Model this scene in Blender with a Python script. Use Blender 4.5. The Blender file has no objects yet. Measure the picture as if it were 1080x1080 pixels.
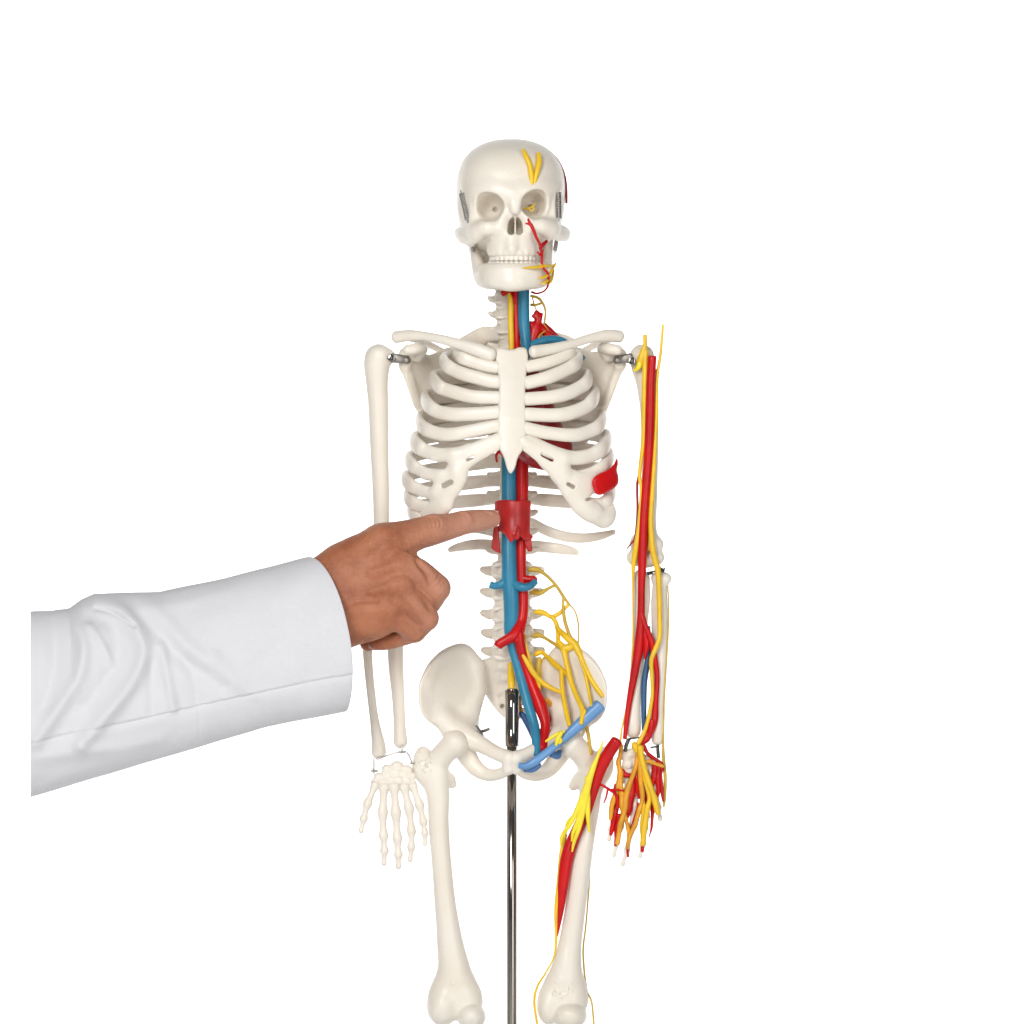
import bpy, math, random
import numpy as np
random.seed(4); np.random.seed(4)
S = 0.00075            # metres per unit at the skeleton's plane (x right, y down, d towards the viewer)
CAMD = 4000.0          # camera distance in the same units
Z0 = 0.75
C = bpy.context.scene.collection
f32 = np.float32

def W(P):
    P = np.asarray(P, dtype=float).reshape(-1, 3)
    f = (CAMD - P[:, 2]) / CAMD
    return np.stack([(P[:, 0] - 540) * S * f, -P[:, 2] * S, (540 - P[:, 1]) * S * f + Z0], 1)

# ------------------------------------------------------------------ materials
def mat(name, col, rough=0.45, sub=0.0, metal=0.0, bump=0.0, bscale=120.0, var=0.0, vscale=25.0, col2=None,
        coat=0.0, spec=0.5, subcol=(1, .5, .3), bump2=0.0, b2scale=400.0):
    m = bpy.data.materials.new(name); m.use_nodes = True
    nt = m.node_tree; b = nt.nodes['Principled BSDF']
    b.inputs['Base Color'].default_value = (*col, 1)
    b.inputs['Roughness'].default_value = rough
    b.inputs['Metallic'].default_value = metal
    b.inputs['Specular IOR Level'].default_value = spec
    b.inputs['Coat Weight'].default_value = coat
    b.inputs['Coat Roughness'].default_value = 0.15
    if sub:
        b.inputs['Subsurface Weight'].default_value = sub
        b.inputs['Subsurface Radius'].default_value = subcol
        b.inputs['Subsurface Scale'].default_value = 0.004
    tc = nt.nodes.new('ShaderNodeNewGeometry')
    if var:
        n = nt.nodes.new('ShaderNodeTexNoise'); n.inputs['Scale'].default_value = vscale; n.inputs['Detail'].default_value = 5
        r = nt.nodes.new('ShaderNodeValToRGB')
        c2 = col2 or tuple(c * (1 - var) for c in col)
        r.color_ramp.elements[0].color = (*c2, 1); r.color_ramp.elements[1].color = (*col, 1)
        r.color_ramp.elements[0].position = 0.35; r.color_ramp.elements[1].position = 0.62
        nt.links.new(tc.outputs['Position'], n.inputs['Vector'])
        nt.links.new(n.outputs['Fac'], r.inputs['Fac']); nt.links.new(r.outputs['Color'], b.inputs['Base Color'])
    last = None
    for amt, sc in ((bump, bscale), (bump2, b2scale)):
        if amt:
            n = nt.nodes.new('ShaderNodeTexNoise'); n.inputs['Scale'].default_value = sc; n.inputs['Detail'].default_value = 4
            bp = nt.nodes.new('ShaderNodeBump'); bp.inputs['Strength'].default_value = amt; bp.inputs['Distance'].default_value = 0.001
            nt.links.new(tc.outputs['Position'], n.inputs['Vector']); nt.links.new(n.outputs['Fac'], bp.inputs['Height'])
            if last: nt.links.new(last, bp.inputs['Normal'])
            last = bp.outputs['Normal']
    if last: nt.links.new(last, b.inputs['Normal'])
    return m

BONE = mat('bone_plastic', (.80, .75, .67), .34, sub=.08, subcol=(1, .75, .5), bump=.40, bscale=110, bump2=.12, b2scale=700, var=.05, vscale=22, col2=(.775, .715, .62), spec=.4)
TOOTH = mat('tooth_plastic', (.79, .74, .665), .42)
RED = mat('red_vessel_plastic', (.58, .006, .008), .32, spec=.3, bump=.12, bscale=200, var=.25, vscale=40)
DRED = mat('dark_red_plastic', (.34, .012, .014), .38, bump=.15, bscale=150, var=.3, vscale=60)
BLUE = mat('blue_vessel_plastic', (.035, .23, .38), .32, spec=.3, bump=.12, bscale=200, var=.2, vscale=40)
LBLUE = mat('light_blue_plastic', (.13, .31, .60), .35, bump=.12, bscale=200, var=.15, vscale=60)
YEL = mat('yellow_nerve_plastic', (.86, .55, .02), .38, bump=.12, bscale=200, var=.15, vscale=60)
BYEL = mat('bright_yellow_plastic', (.90, .74, .035), .38, bump=.12, bscale=200, var=.12, vscale=60)
ORA = mat('red_bounce_nerve_plastic', (.80, .37, .02), .38, bump=.12, bscale=200, var=.3, vscale=90)  # yellow nerve with light bounced off its red neighbours put into the colour
OCH = mat('ochre_nerve_plastic', (.62, .42, .045), .42, bump=.12, bscale=200, var=.2, vscale=90)
CHROME = mat('polished_steel', (.30, .28, .26), .12, metal=1.0)
BRACKET = mat('bracket_steel', (.30, .28, .26), .48, metal=.9, bump=.3, bscale=250)
STEEL = mat('spring_steel', (.42, .40, .38), .28, metal=1.0, bump=.1, bscale=300)
SLEEVE = mat('white_coat_cotton', (.67, .675, .705), .95, bump=.35, bscale=70, bump2=.5, b2scale=1500, spec=.08)
WHITE = mat('backdrop_paper', (.85, .85, .85), .9)

def skin_mat():
    m = mat('skin', (.43, .175, .085), .50, sub=.12, subcol=(1, .35, .15), bump=.35, bscale=260, bump2=.35, b2scale=900, spec=.4)
    nt = m.node_tree; b = nt.nodes['Principled BSDF']
    g = nt.nodes.new('ShaderNodeNewGeometry')
    n = nt.nodes.new('ShaderNodeTexNoise'); n.inputs['Scale'].default_value = 42; n.inputs['Detail'].default_value = 6; n.inputs['Roughness'].default_value = .65
    r = nt.nodes.new('ShaderNodeValToRGB')
    r.color_ramp.elements[0].color = (.32, .10, .045, 1); r.color_ramp.elements[0].position = .36
    r.color_ramp.elements[1].color = (.46, .175, .088, 1); r.color_ramp.elements[1].position = .64
    nt.links.new(g.outputs['Position'], n.inputs['Vector']); nt.links.new(n.outputs['Fac'], r.inputs['Fac'])
    # paler skin of the pointing finger (towards +X), darker back of the hand
    sx = nt.nodes.new('ShaderNodeSeparateXYZ'); nt.links.new(g.outputs['Position'], sx.inputs[0])
    mr = nt.nodes.new('ShaderNodeMapRange')
    mr.inputs['From Min'].default_value = (415 - 540) * S; mr.inputs['From Max'].default_value = (500 - 540) * S
    mr.inputs['To Min'].default_value = 0; mr.inputs['To Max'].default_value = .75
    nt.links.new(sx.outputs['X'], mr.inputs['Value'])
    mx = nt.nodes.new('ShaderNodeMix'); mx.data_type = 'RGBA'
    nt.links.new(mr.outputs['Result'], mx.inputs['Factor']); nt.links.new(r.outputs['Color'], mx.inputs[6])
    mx.inputs[7].default_value = (.62, .32, .225, 1)
    nt.links.new(mx.outputs[2], b.inputs['Base Color'])
    # second bump: fine cell creases
    v = nt.nodes.new('ShaderNodeTexVoronoi'); v.inputs['Scale'].default_value = 620
    nt.links.new(g.outputs['Position'], v.inputs['Vector'])
    bp = nt.nodes.new('ShaderNodeBump'); bp.inputs['Strength'].default_value = .25; bp.inputs['Distance'].default_value = .0006
    nt.links.new(v.outputs['Distance'], bp.inputs['Height'])
    old = b.inputs['Normal'].links[0].from_socket
    nt.links.new(old, bp.inputs['Normal']); nt.links.new(bp.outputs['Normal'], b.inputs['Normal'])
    return m
SKIN = skin_mat()
NAIL = mat('fingernail', (.66, .35, .26), .30)

# ------------------------------------------------------------------ object helpers
WLOC = {}
def link(name, me, m, parent=None, loc=(0, 0, 0)):
    o = bpy.data.objects.new(name, me); C.objects.link(o)
    if me is not None and m is not None and not me.materials: me.materials.append(m)
    loc = np.array(loc, float)
    WLOC[o.name] = loc
    if parent is not None:
        o.parent = parent; o.location = loc - WLOC[parent.name]
    else: o.location = loc
    return o
def obj(name, vf, m, parent=None, smooth=True, warp=True):
    V, F = vf
    V = W(V) if warp else np.asarray(V, float)
    F = [tuple(int(i) for i in f) for f in F]
    # orient outwards by signed volume
    tri = np.array([(f[0], f[i], f[i + 1]) for f in F for i in range(1, len(f) - 1)])
    c = V.mean(0)
    a, b_, c_ = V[tri[:, 0]] - c, V[tri[:, 1]] - c, V[tri[:, 2]] - c
    if np.einsum('ij,ij->i', a, np.cross(b_, c_)).sum() < 0: F = [f[::-1] for f in F]
    me = bpy.data.meshes.new(name)
    me.from_pydata((V - c).tolist(), [], F); me.update()
    if smooth: me.polygons.foreach_set('use_smooth', [True] * len(me.polygons))
    return link(name, me, m, parent, c)
def tag(o, label=None, cat=None, group=None, kind=None):
    for k, v in (('label', label), ('category', cat), ('group', group), ('kind', kind)):
        if v: o[k] = v
    return o
def merge(*vfs):
    V, F, n = [], [], 0
    for v, f in vfs:
        v = np.asarray(v, float); V.append(v); F += [tuple(i + n for i in q) for q in f]; n += len(v)
    return np.concatenate(V), F

# ------------------------------------------------------------------ curves and sweeps
def spline(P, n=6):
    P = np.asarray(P, float)
    if len(P) < 3: 
        t = np.linspace(0, 1, n + 1)[:, None]; return P[0] * (1 - t) + P[-1] * t
    Q = np.vstack([2 * P[0] - P[1], P, 2 * P[-1] - P[-2]]); out = []
    for i in range(1, len(Q) - 2):
        p0, p1, p2, p3 = Q[i - 1:i + 3]
        for t in np.linspace(0, 1, n, endpoint=False):
            out.append(.5 * (2 * p1 + (p2 - p0) * t + (2 * p0 - 5 * p1 + 4 * p2 - p3) * t * t + (3 * p1 - p0 - 3 * p2 + p3) * t ** 3))
    out.append(P[-1]); return np.array(out)

def sweep(pts, flat=1.0, n=14, res=6, hint=None, cap=.6, power=2.0, wob=0.0, sharp=False):
    """pts: (x,y,d,r).  hint(p)-> outward direction; flat = thickness along that direction / r."""
    P = spline(pts, res); R = np.maximum(P[:, 3], .15); P = P[:, :3]
    if wob:
        k = len(P); ph = np.random.rand(3) * 6
        for a in range(2): P[:, a] += wob * np.sin(np.arange(k) * .55 + ph[a]) * np.minimum(1, np.arange(k) / 4) 
        R = R * (1 + .07 * np.sin(np.arange(k) * .9 + ph[2]))
    T = np.gradient(P, axis=0); T /= np.linalg.norm(T, axis=1)[:, None] + 1e-9
    N = np.zeros_like(P); prev = None
    for i in range(len(P)):
        h = np.array(hint(P[i]) if hint else ((0, 0, 1.) if prev is None else prev), float)
        h = h - T[i] * h.dot(T[i])
        if np.linalg.norm(h) < 1e-3: h = np.cross(T[i], (0.3, 1, .2))
        N[i] = h / np.linalg.norm(h); prev = N[i]
    B = np.cross(T, N)
    # rounded caps
    rings = []
    for a in ((88, 45, 0) if sharp else (80, 60, 40, 20)):
        c, s = math.cos(math.radians(a)), math.sin(math.radians(a))
        rings.append((P[0] - T[0] * R[0] * cap * s, R[0] * c, N[0], B[0]))
    for i in range(len(P)): rings.append((P[i], R[i], N[i], B[i]))
    for a in ((0, 45, 88) if sharp else (20, 40, 60, 80)):
        c, s = math.cos(math.radians(a)), math.sin(math.radians(a))
        rings.append((P[-1] + T[-1] * R[-1] * cap * s, R[-1] * c, N[-1], B[-1]))
    th = np.linspace(0, 2 * math.pi, n, endpoint=False)
    ct, st = np.cos(th), np.sin(th)
    e = 2 / power
    ct = np.sign(ct) * np.abs(ct) ** e; st = np.sign(st) * np.abs(st) ** e
    V = []
    for p, r, nn, bb in rings: V.append(p + r * (st[:, None] * bb + flat * ct[:, None] * nn))
    V = np.concatenate(V); k = len(rings); F = []
    for i in range(k - 1):
        for j in range(n):
            F.append((i * n + j, i * n + (j + 1) % n, (i + 1) * n + (j + 1) % n, (i + 1) * n + j))
    F.append(tuple(range(n))[::-1]); F.append(tuple((k - 1) * n + j for j in range(n)))
    return V, F

def tube(*pts, **kw): return sweep(pts, **kw)

# ------------------------------------------------------------------ signed distance fields -> mesh (surface nets)
class Field:
    def __init__(s, lo, hi, h=1.0):
        s.h = h; s.lo = np.array(lo, float); s.ax = [np.arange(lo[i], hi[i] + h, h, dtype=f32) for i in range(3)]
        s.F = np.full([len(a) for a in s.ax], 50., f32)
    def box(s, lo, hi):
        sl = []
        for i in range(3):
            a = int(np.clip(math.floor((lo[i] - s.lo[i]) / s.h), 0, len(s.ax[i]))); b = int(np.clip(math.ceil((hi[i] - s.lo[i]) / s.h) + 1, 0, len(s.ax[i])))
            sl.append(slice(a, b))
        X = s.ax[0][sl[0]][:, None, None]; Y = s.ax[1][sl[1]][None, :, None]; D = s.ax[2][sl[2]][None, None, :]
        return tuple(sl), X, Y, D
    def put(s, sl, d, k, sub=False):
        A = s.F[sl]
        if A.size == 0: return
        if sub: A = -A
        if k > 0:
            hh = np.clip(.5 + .5 * (d - A) / k, 0, 1); r = d * (1 - hh) + A * hh - k * hh * (1 - hh)
        else: r = np.minimum(A, d)
        s.F[sl] = -r if sub else r
    def chain(s, pts, k=3., sc=(1, 1, 1), sub=False, smooth=True, res=4):
        P = np.asarray(pts, float)
        if smooth and len(P) > 2: P = spline(P, res)
        if len(P) == 1: P = np.vstack([P, P + 1e-3])
        sc = np.array(sc, float); m = k + 3 * s.h
        rr = P[:, 3].max()
        lo = P[:, :3].min(0) - rr / sc - m; hi = P[:, :3].max(0) + rr / sc + m
        sl, X, Y, D = s.box(lo, hi); X = X * sc[0]; Y = Y * sc[1]; D = D * sc[2]
        best = None; Q = P[:, :3] * sc
        for i in range(len(P) - 1):
            a, b = Q[i], Q[i + 1]; v = b - a; L = v.dot(v) + 1e-9
            x, y, z = X - f32(a[0]), Y - f32(a[1]), D - f32(a[2])
            t = np.clip((x * f32(v[0]) + y * f32(v[1]) + z * f32(v[2])) / f32(L), 0, 1)
            d = np.sqrt((x - t * f32(v[0])) ** 2 + (y - t * f32(v[1])) ** 2 + (z - t * f32(v[2])) ** 2) - (f32(P[i, 3]) + t * f32(P[i + 1, 3] - P[i, 3]))
            best = d if best is None else np.minimum(best, d)
        s.put(sl, best.astype(f32) / f32(sc.max() ** .5), k, sub)
    def ell(s, c, r, k=3., sub=False, rot=0.0, p=2.0, tilt=0.0):
        c = np.array(c, float); r = np.array(r, float); R = r.max() + k + 3 * s.h
        sl, X, Y, D = s.box(c - R, c + R); x, y, z = X - f32(c[0]), Y - f32(c[1]), D - f32(c[2])
        if rot:
            ca, sa = math.cos(rot), math.sin(rot); x, y = x * ca + y * sa, -x * sa + y * ca
        if tilt:
            ca, sa = math.cos(tilt), math.sin(tilt); x, z = x * ca + z * sa, -x * sa + z * ca
        if p == 2.0:
            k0 = np.sqrt((x / r[0]) ** 2 + (y / r[1]) ** 2 + (z / r[2]) ** 2) + 1e-6
            k1 = np.sqrt((x / r[0] ** 2) ** 2 + (y / r[1] ** 2) ** 2 + (z / r[2] ** 2) ** 2) + 1e-6
            d = k0 * (k0 - 1) / k1
        else:
            k0 = (np.abs(x / r[0]) ** p + np.abs(y / r[1]) ** p + np.abs(z / r[2]) ** p) ** (1 / p)
            d = (k0 - 1) * r.min()
        s.put(sl, d.astype(f32), k, sub)
    def plate(s, poly, d0, th, k=3., rnd=2., sub=False, smooth=True):
        P = np.asarray(poly, float)
        if smooth:
            Q = np.vstack([P[-2:], P, P[:3]]); Q = spline(Q, 4); P = Q[8:8 + 4 * len(P)]
        xs, ys = s.ax[0], s.ax[1]
        lo = (P[:, 0].min() - k - 4, P[:, 1].min() - k - 4, s.ax[2][0]); hi = (P[:, 0].max() + k + 4, P[:, 1].max() + k + 4, s.ax[2][-1])
        sl, X, Y, D = s.box(lo, hi); x = X[:, :, 0]; y = Y[:, :, 0]; x, y = np.broadcast_arrays(x, y)
        best = np.full(x.shape, 1e9); ins = np.zeros(x.shape, bool)
        for i in range(len(P)):
            a, b = P[i], P[(i + 1) % len(P)]; v = b - a; L = v.dot(v) + 1e-9
            t = np.clip(((x - a[0]) * v[0] + (y - a[1]) * v[1]) / L, 0, 1)
            best = np.minimum(best, np.hypot(x - a[0] - t * v[0], y - a[1] - t * v[1]))
            if a[1] != b[1]:
                cr = ((a[1] > y) != (b[1] > y)) & (x < (b[0] - a[0]) * (y - a[1]) / (b[1] - a[1]) + a[0]); ins ^= cr
        d2 = np.where(ins, -best, best) + rnd
        mid = d0(x, y); gx, gy = np.gradient(np.asarray(mid, float) + 0 * x, s.h) if min(x.shape) > 1 else (0, 0)
        slope = np.sqrt(1 + gx ** 2 + gy ** 2)
        w = np.abs(D - mid[:, :, None]) / slope[:, :, None] - (th / 2 - rnd)
        d2 = np.broadcast_to(d2[:, :, None], w.shape)
        d = np.minimum(np.maximum(d2, w), 0) + np.sqrt(np.maximum(d2, 0) ** 2 + np.maximum(w, 0) ** 2) - rnd
        s.put(sl, d.astype(f32), k, sub)
    def mesh(s, smooth_it=1):
        F = s.F; h = s.h
        for ax in range(3):
            sl = [slice(None)] * 3
            sl[ax] = 0; F[tuple(sl)] = np.maximum(F[tuple(sl)], 1); sl[ax] = -1; F[tuple(sl)] = np.maximum(F[tuple(sl)], 1)
        N = F < 0; n = [k - 1 for k in F.shape]
        def cs(A, i, j, k): return A[i:n[0] + i, j:n[1] + j, k:n[2] + k]
        cnt = np.zeros(n, np.int8)
        for i in (0, 1):
            for j in (0, 1):
                for k in (0, 1): cnt += cs(N, i, j, k)
        act = (cnt > 0) & (cnt < 8); idx = np.argwhere(act); ID = np.full(n, -1, np.int64); ID[act] = np.arange(len(idx))
        pos = np.zeros((len(idx), 3)); m = np.zeros(len(idx))
        corner = {}
        for i in (0, 1):
            for j in (0, 1):
                for k in (0, 1): corner[(i, j, k)] = F[idx[:, 0] + i, idx[:, 1] + j, idx[:, 2] + k].astype(float)
        for a in corner:
            for ax in range(3):
                if a[ax] == 0:
                    b = list(a); b[ax] = 1; b = tuple(b); fa, fb = corner[a], corner[b]; c = (fa < 0) != (fb < 0)
                    t = np.where(c, fa / np.where(c, fa - fb, 1), 0); p = np.array(a, float)[None, :].repeat(len(idx), 0); p[:, ax] += t
                    pos += p * c[:, None]; m += c
        V = (idx + pos / m[:, None]) * h + s.lo
        faces = []
        for ax in range(3):
            u, v = [(1, 2), (2, 0), (0, 1)][ax]
            A = np.take(N, range(0, F.shape[ax] - 1), ax); B = np.take(N, range(1, F.shape[ax]), ax)
            e = np.argwhere(A != B); sg = A[tuple(e.T)]
            ok = (e[:, u] > 0) & (e[:, v] > 0) & (e[:, u] < n[u]) & (e[:, v] < n[v]); e, sg = e[ok], sg[ok]
            q = []
            for du, dv in ((-1, -1), (0, -1), (0, 0), (-1, 0)):
                c = e.copy(); c[:, u] += du; c[:, v] += dv; q.append(ID[tuple(c.T)])
            q = np.stack(q, 1); q[~sg] = q[~sg][:, ::-1]; faces.append(q)
        Fc = np.concatenate(faces)
        for _ in range(smooth_it):
            acc = np.zeros_like(V); c = np.zeros(len(V))
            for a, b in ((0, 1), (1, 2), (2, 3), (3, 0)):
                for p, q in ((a, b), (b, a)):
                    for ax in range(3): acc[:, ax] += np.bincount(Fc[:, p], V[Fc[:, q], ax], len(V))
                    c += np.bincount(Fc[:, p], minlength=len(V))
            V = V * .5 + .5 * acc / np.maximum(c, 1)[:, None]
        return V, Fc

def sdf_chains(chains, h=1., k=3., sc=(1, 1, 1), sm=1):
    A = np.concatenate([np.asarray(c, float) for c in chains]); r = A[:, 3].max() + 4
    Fd = Field(A[:, :3].min(0) - r, A[:, :3].max(0) + r, h)
    for c in chains: Fd.chain(c, k=k, sc=sc)
    return Fd.mesh(sm)

def mirx(P, c=541.):
    P = np.array(P, float); P[:, 0] = 2 * c - P[:, 0]; return P

#@@MARK parts
# ================================================================== THE SKELETON MODEL
root = bpy.data.objects.new('anatomical_skeleton', None); C.objects.link(root)
root.location = (0, 0, 0); WLOC[root.name] = np.zeros(3)
root.empty_display_size = .1
tag(root, 'cream plastic teaching skeleton with red, blue and yellow vessels on a steel rod', 'skeleton model')
def part(name, vf, m=BONE, parent=root, **kw): return obj(name, vf, m, parent, **kw)

# ---- skull
def build_skull():
    K = Field((470, 140, -105), (612, 300, 66), 1.0)
    K.ell((538.5, 209, -22), (57.5, 61.5, 76), k=2, p=2.35)
    K.ell((539, 188, 0), (52, 38, 50), k=10, p=2.3)
    # narrowing towards the skull base
    K.ell((538, 262, -35), (44, 22, 45), k=8)
    # brow and temples
    K.chain([(499, 202, 24, 6.5), (508, 200, 36, 7), (521, 200, 45, 7), (535, 203, 49, 7), (543, 204, 50, 7), (554, 200, 48, 7), (568, 197, 41, 7), (580, 199, 28, 7), (585, 201, 20, 6.5)], k=10)
    K.chain([(500, 201, 28, 6), (498, 218, 30, 5), (500, 233, 33, 6)], k=4)
    K.chain([(583, 199, 26, 6), (585, 215, 27, 5), (582, 231, 30, 6)], k=4)
    # cheek bones and arches
    K.chain([(528, 240, 48, 7), (514, 240, 47, 9), (503, 243, 38, 9)], k=5)
    K.chain([(503, 247, 36, 9), (495, 250, 22, 8.5), (486, 248.5, 4, 6.6), (482, 245.5, -14, 4.8)], k=7, sc=(1.5, 1, 1)); K.chain([(497, 254, 18, 6.5), (490, 252, 4, 6), (486, 248, -8, 4)], k=5, sc=(1.4, 1, 1))
    K.chain([(556, 238, 47, 7), (570, 238, 46, 9), (580, 241, 37, 9.5)], k=5)
    K.chain([(580, 242, 34, 9.5), (589, 245, 20, 9.5), (596, 247, 2, 8), (597.5, 245.5, -14, 6)], k=7, sc=(1.5, 1, 1))
    # nose bridge, maxilla
    K.chain([(543, 205, 48, 6), (543.5, 214, 53, 5.5), (543.5, 221, 56, 4.5)], k=7)
    K.chain([(531, 225, 50, 5), (528, 240, 50, 6)], k=4); K.chain([(555, 225, 50, 5), (559, 240, 50, 6)], k=4)
    K.ell((541, 251, 28), (26, 20, 27), k=5, p=2.4)
    K.ell((541, 264, 30), (27, 10, 24), k=4, p=2.4)
    K.chain([(540, 250, 50, 6), (540, 262, 54, 5)], k=5)
    # tooth roots
    for i in range(9):
        a = (i - 4) / 4.4; x = 541 + 25 * math.sin(a * 1.25); d = 27 + 27 * math.cos(a * 1.25)
        K.chain([(x, 257, d - 5, 2.3), (x, 267, d - 1.5, 2.8)], k=3.5)
    # openings
    for cx, cy, rx, ry in ((515.5, 217.8, 15, 15), (564.8, 215, 14.3, 15)):
        sg = 1 if cx < 540 else -1
        K.ell((cx, cy, 48), (rx, ry, 14), k=3, sub=True, p=2.3, rot=.12 * sg)
        K.ell((cx + sg * 2.5, cy + .5, 38), (rx * .86, ry * .86, 29), k=5, sub=True)
        K.ell((cx + sg * 6.5, cy + 3, 12), (2.4, 2.6, 10), k=2, sub=True)
    for sx in (-1, 1):
        K.chain([(543.3 + sx * 1.6, 228, 60, 1.6), (543.3 + sx * 3.4, 235, 56, 3.6), (543.3 + sx * 4.0, 243.5, 52, 4.2)], k=1, sub=True, sc=(1, 1, .2))
    K.ell((543, 238, 34), (7.5, 9, 18), k=3, sub=True)
    K.chain([(543, 226, 50, 1.1), (543.3, 236, 46, 1.0), (543.3, 249, 47, 1.3)], k=.5)
    # opening behind the cheek on either side
    K.chain([(505, 266, 40, 6), (507, 272, 10, 8), (508, 270, -20, 9)], k=3, sub=True)
    K.chain([(577, 263, 40, 5), (576, 270, 10, 8), (574, 270, -20, 9)], k=3, sub=True)
    # temple hollows
    K.ell((483.5, 222, 27), (9, 17, 20), k=6, sub=True); K.ell((597, 219, 24), (9, 17, 20), k=6, sub=True)
    K.ell((487, 266, 4), (8, 8, 20), k=3, sub=True)
    K.chain([(513.5, 246, 58, 1.1)], k=1, sub=True)
    return K.mesh(1)
skull = part('skull', build_skull())

def build_jaw():
    K = Field((485, 238, -45), (598, 314, 62), 1.0)
    K.chain([(500.5, 250, -14, 6), (501.5, 268, -8, 6.8), (505.5, 286, 4, 9)], k=3, sc=(1.2, 1, .8))
    K.chain([(579, 248, -14, 6), (577.5, 268, -8, 6.8), (574.5, 286, 4, 9)], k=3, sc=(1.2, 1, .8))
    K.chain([(508, 292, 4, 9.8), (511, 293, 20, 11.3), (520, 293, 40, 12.5), (534, 293.5, 49, 12.5), (548, 293.5, 49, 12.5), (562, 293, 40, 12.5), (572, 292, 20, 11.3), (574, 291, 4, 9.8)], k=3, sc=(1.15, 1, 1.4))
    K.chain([(512, 284.5, 32, 6.8), (519, 284.5, 41, 6.8), (529, 284.5, 49, 6.8), (541, 284.5, 52, 6.8), (553, 284.5, 49, 6.8), (563, 284.5, 41, 6.8), (571, 284, 31, 6.8)], k=5)
    K.ell((541, 298, 50), (11, 6, 7), k=9)
    K.chain([(508, 285, 6, 5.5), (515, 284, 24, 5.5)], k=4); K.chain([(575, 284, 6, 5.5), (568, 283, 24, 5.5)], k=4)
    K.chain([(504, 252, -8, 5), (506, 244, 2, 3)], k=4); K.chain([(579, 250, -8, 5), (578, 243, 2, 3)], k=4)
    for x in (500, 582): K.ell((x, 246, -20), (7, 4.5, 5), k=3)
    for i in range(9):
        a = (i - 4) / 4.4; x = 541 + 24.5 * math.sin(a * 1.25); d = 27 + 27 * math.cos(a * 1.25)
        K.chain([(x, 281, d - .5, 2.4), (x, 289, d - 2, 2)], k=2)
    K.chain([(524, 293, 56, 1)], k=1, sub=True); K.chain([(558, 293, 56, 1)], k=1, sub=True)
    return K.mesh(1)
jaw = part('jaw', build_jaw(), parent=skull)

def teeth(up):
    out = []
    for i in range(12):
        a = (i - 5.5) / 6.0 * 1.28; w = 2.5
        x = 542 + 25 * math.sin(a); d = 23.4 + 28.5 * math.cos(a); w = 3.05
        if up: pts = [(x, 268.5, d - .8, w * .82), (x, 271.5, d, w * .98), (x, 274.2, d + .2, w * .85)]
        else: pts = [(x, 281.5, d - 1.8, w * .8), (x, 278.8, d - 1.2, w * .9), (x, 276.2, d - 1.2, w * .82)]
        out.append(sweep(pts, flat=.75, n=10, res=3, cap=.3, power=3, hint=lambda p: (p[0] - 542, 0, p[2] - 20)))
    return merge(*out)
part('upper_teeth', teeth(True), TOOTH, skull); part('lower_teeth', teeth(False), TOOTH, jaw)

def coil(a, b, r, turns, w, flat=1.):
    a, b = np.array(a, float), np.array(b, float); v = b - a; L = np.linalg.norm(v); v /= L
    u = np.cross(v, (0, 0, 1.)); u /= np.linalg.norm(u); q = np.cross(v, u); P = []
    for i in range(turns * 8 + 1):
        t = i / (turns * 8); th = 2 * math.pi * turns * t; P.append(tuple(a + v * L * t + r * (math.cos(th) * u + flat * math.sin(th) * q)) + (w,))
    return sweep(P, n=6, res=1, cap=.5)
def spring(a, b, r, turns, w=.72, hook=3):
    a, b = np.array(a, float), np.array(b, float); v = (b - a) / np.linalg.norm(b - a)
    return merge(coil(a, b, r, turns, w), sweep([(*(a - v * hook), .8), (*a, .8)], n=8), sweep([(*b, .8), (*(b + v * hook), .8)], n=8))
part('spring', spring((486.5, 204, 33), (493, 232, 30), 2.5, 16), STEEL, skull)
part('spring', spring((589, 203, 33), (589.5, 230, 33), 3.0, 15), STEEL, skull)
part('spring', spring((497.5, 255, 12), (499, 264, 0), 1.6, 6), STEEL, skull)
part('spring', spring((587, 254, 8), (585.5, 264, 0), 1.8, 6), STEEL, skull)
part('artery', tube((578, 159.5, -2, 1.4), (585.5, 166, -4, 1.7), (591, 175, -6, 1.8), (595, 186, -8, 1.8), (597, 199, -10, 1.6), (597.5, 214, -10, 1.3)), DRED, skull)
part('artery', merge(tube((557, 231, 56, 1.1), (558.5, 235, 56.5, 1.6), (561, 239, 57, 1.9), (565.5, 250, 57, 1.7), (569.5, 258, 55, 1.5), (571.5, 268, 52, 1.5), (571.5, 278, 50, 1.3), (574, 284, 50, 1.3), (577.5, 288, 46, 1.4), (578.5, 296, 41, 1.4), (577.5, 302.5, 33, 1.1), (573, 307.5, 24, 1.0), (566, 309.5, 12, 1.1), (561, 308, 4, 1.3)),
     tube((554.5, 235.5, 56, .8), (558, 236.5, 57, 1.2), (561, 239, 57, 1.5)), tube((566.5, 265.5, 54, .8), (569, 268, 54, 1.3), (571.5, 270, 52, 1.4)), tube((573, 264, 50, .6), (572, 268, 52, 1.2)),
     tube((577, 254, 20, 1.5), (572, 259, 22, 2.4), (570, 262, 25, 2))), RED, skull)
part('nerve', merge(tube((551.7, 158, 44, 1.7), (555, 165, 48, 2.8), (558.6, 174, 50.5, 2.9), (560.3, 184, 52, 3.0), (561, 195, 52.5, 2.4), res=8), tube((568, 162, 41, 2.4), (568.3, 172, 46, 3.2), (565.8, 183, 49.5, 2.8), (563.3, 195.5, 51.5, 2.0), res=8)), YEL, skull)
part('nerve', merge(tube((551.5, 282.5, 58, .6), (560, 282.2, 56, 1.5), (569, 281.5, 52, 1.7), (577, 280.5, 45, 1.7), (584, 279.8, 30, 1.5), (586, 278, 18, 1.3)), tube((570, 279, 52, .5), (577, 280.5, 46, 1.3))), YEL, skull)
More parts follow.
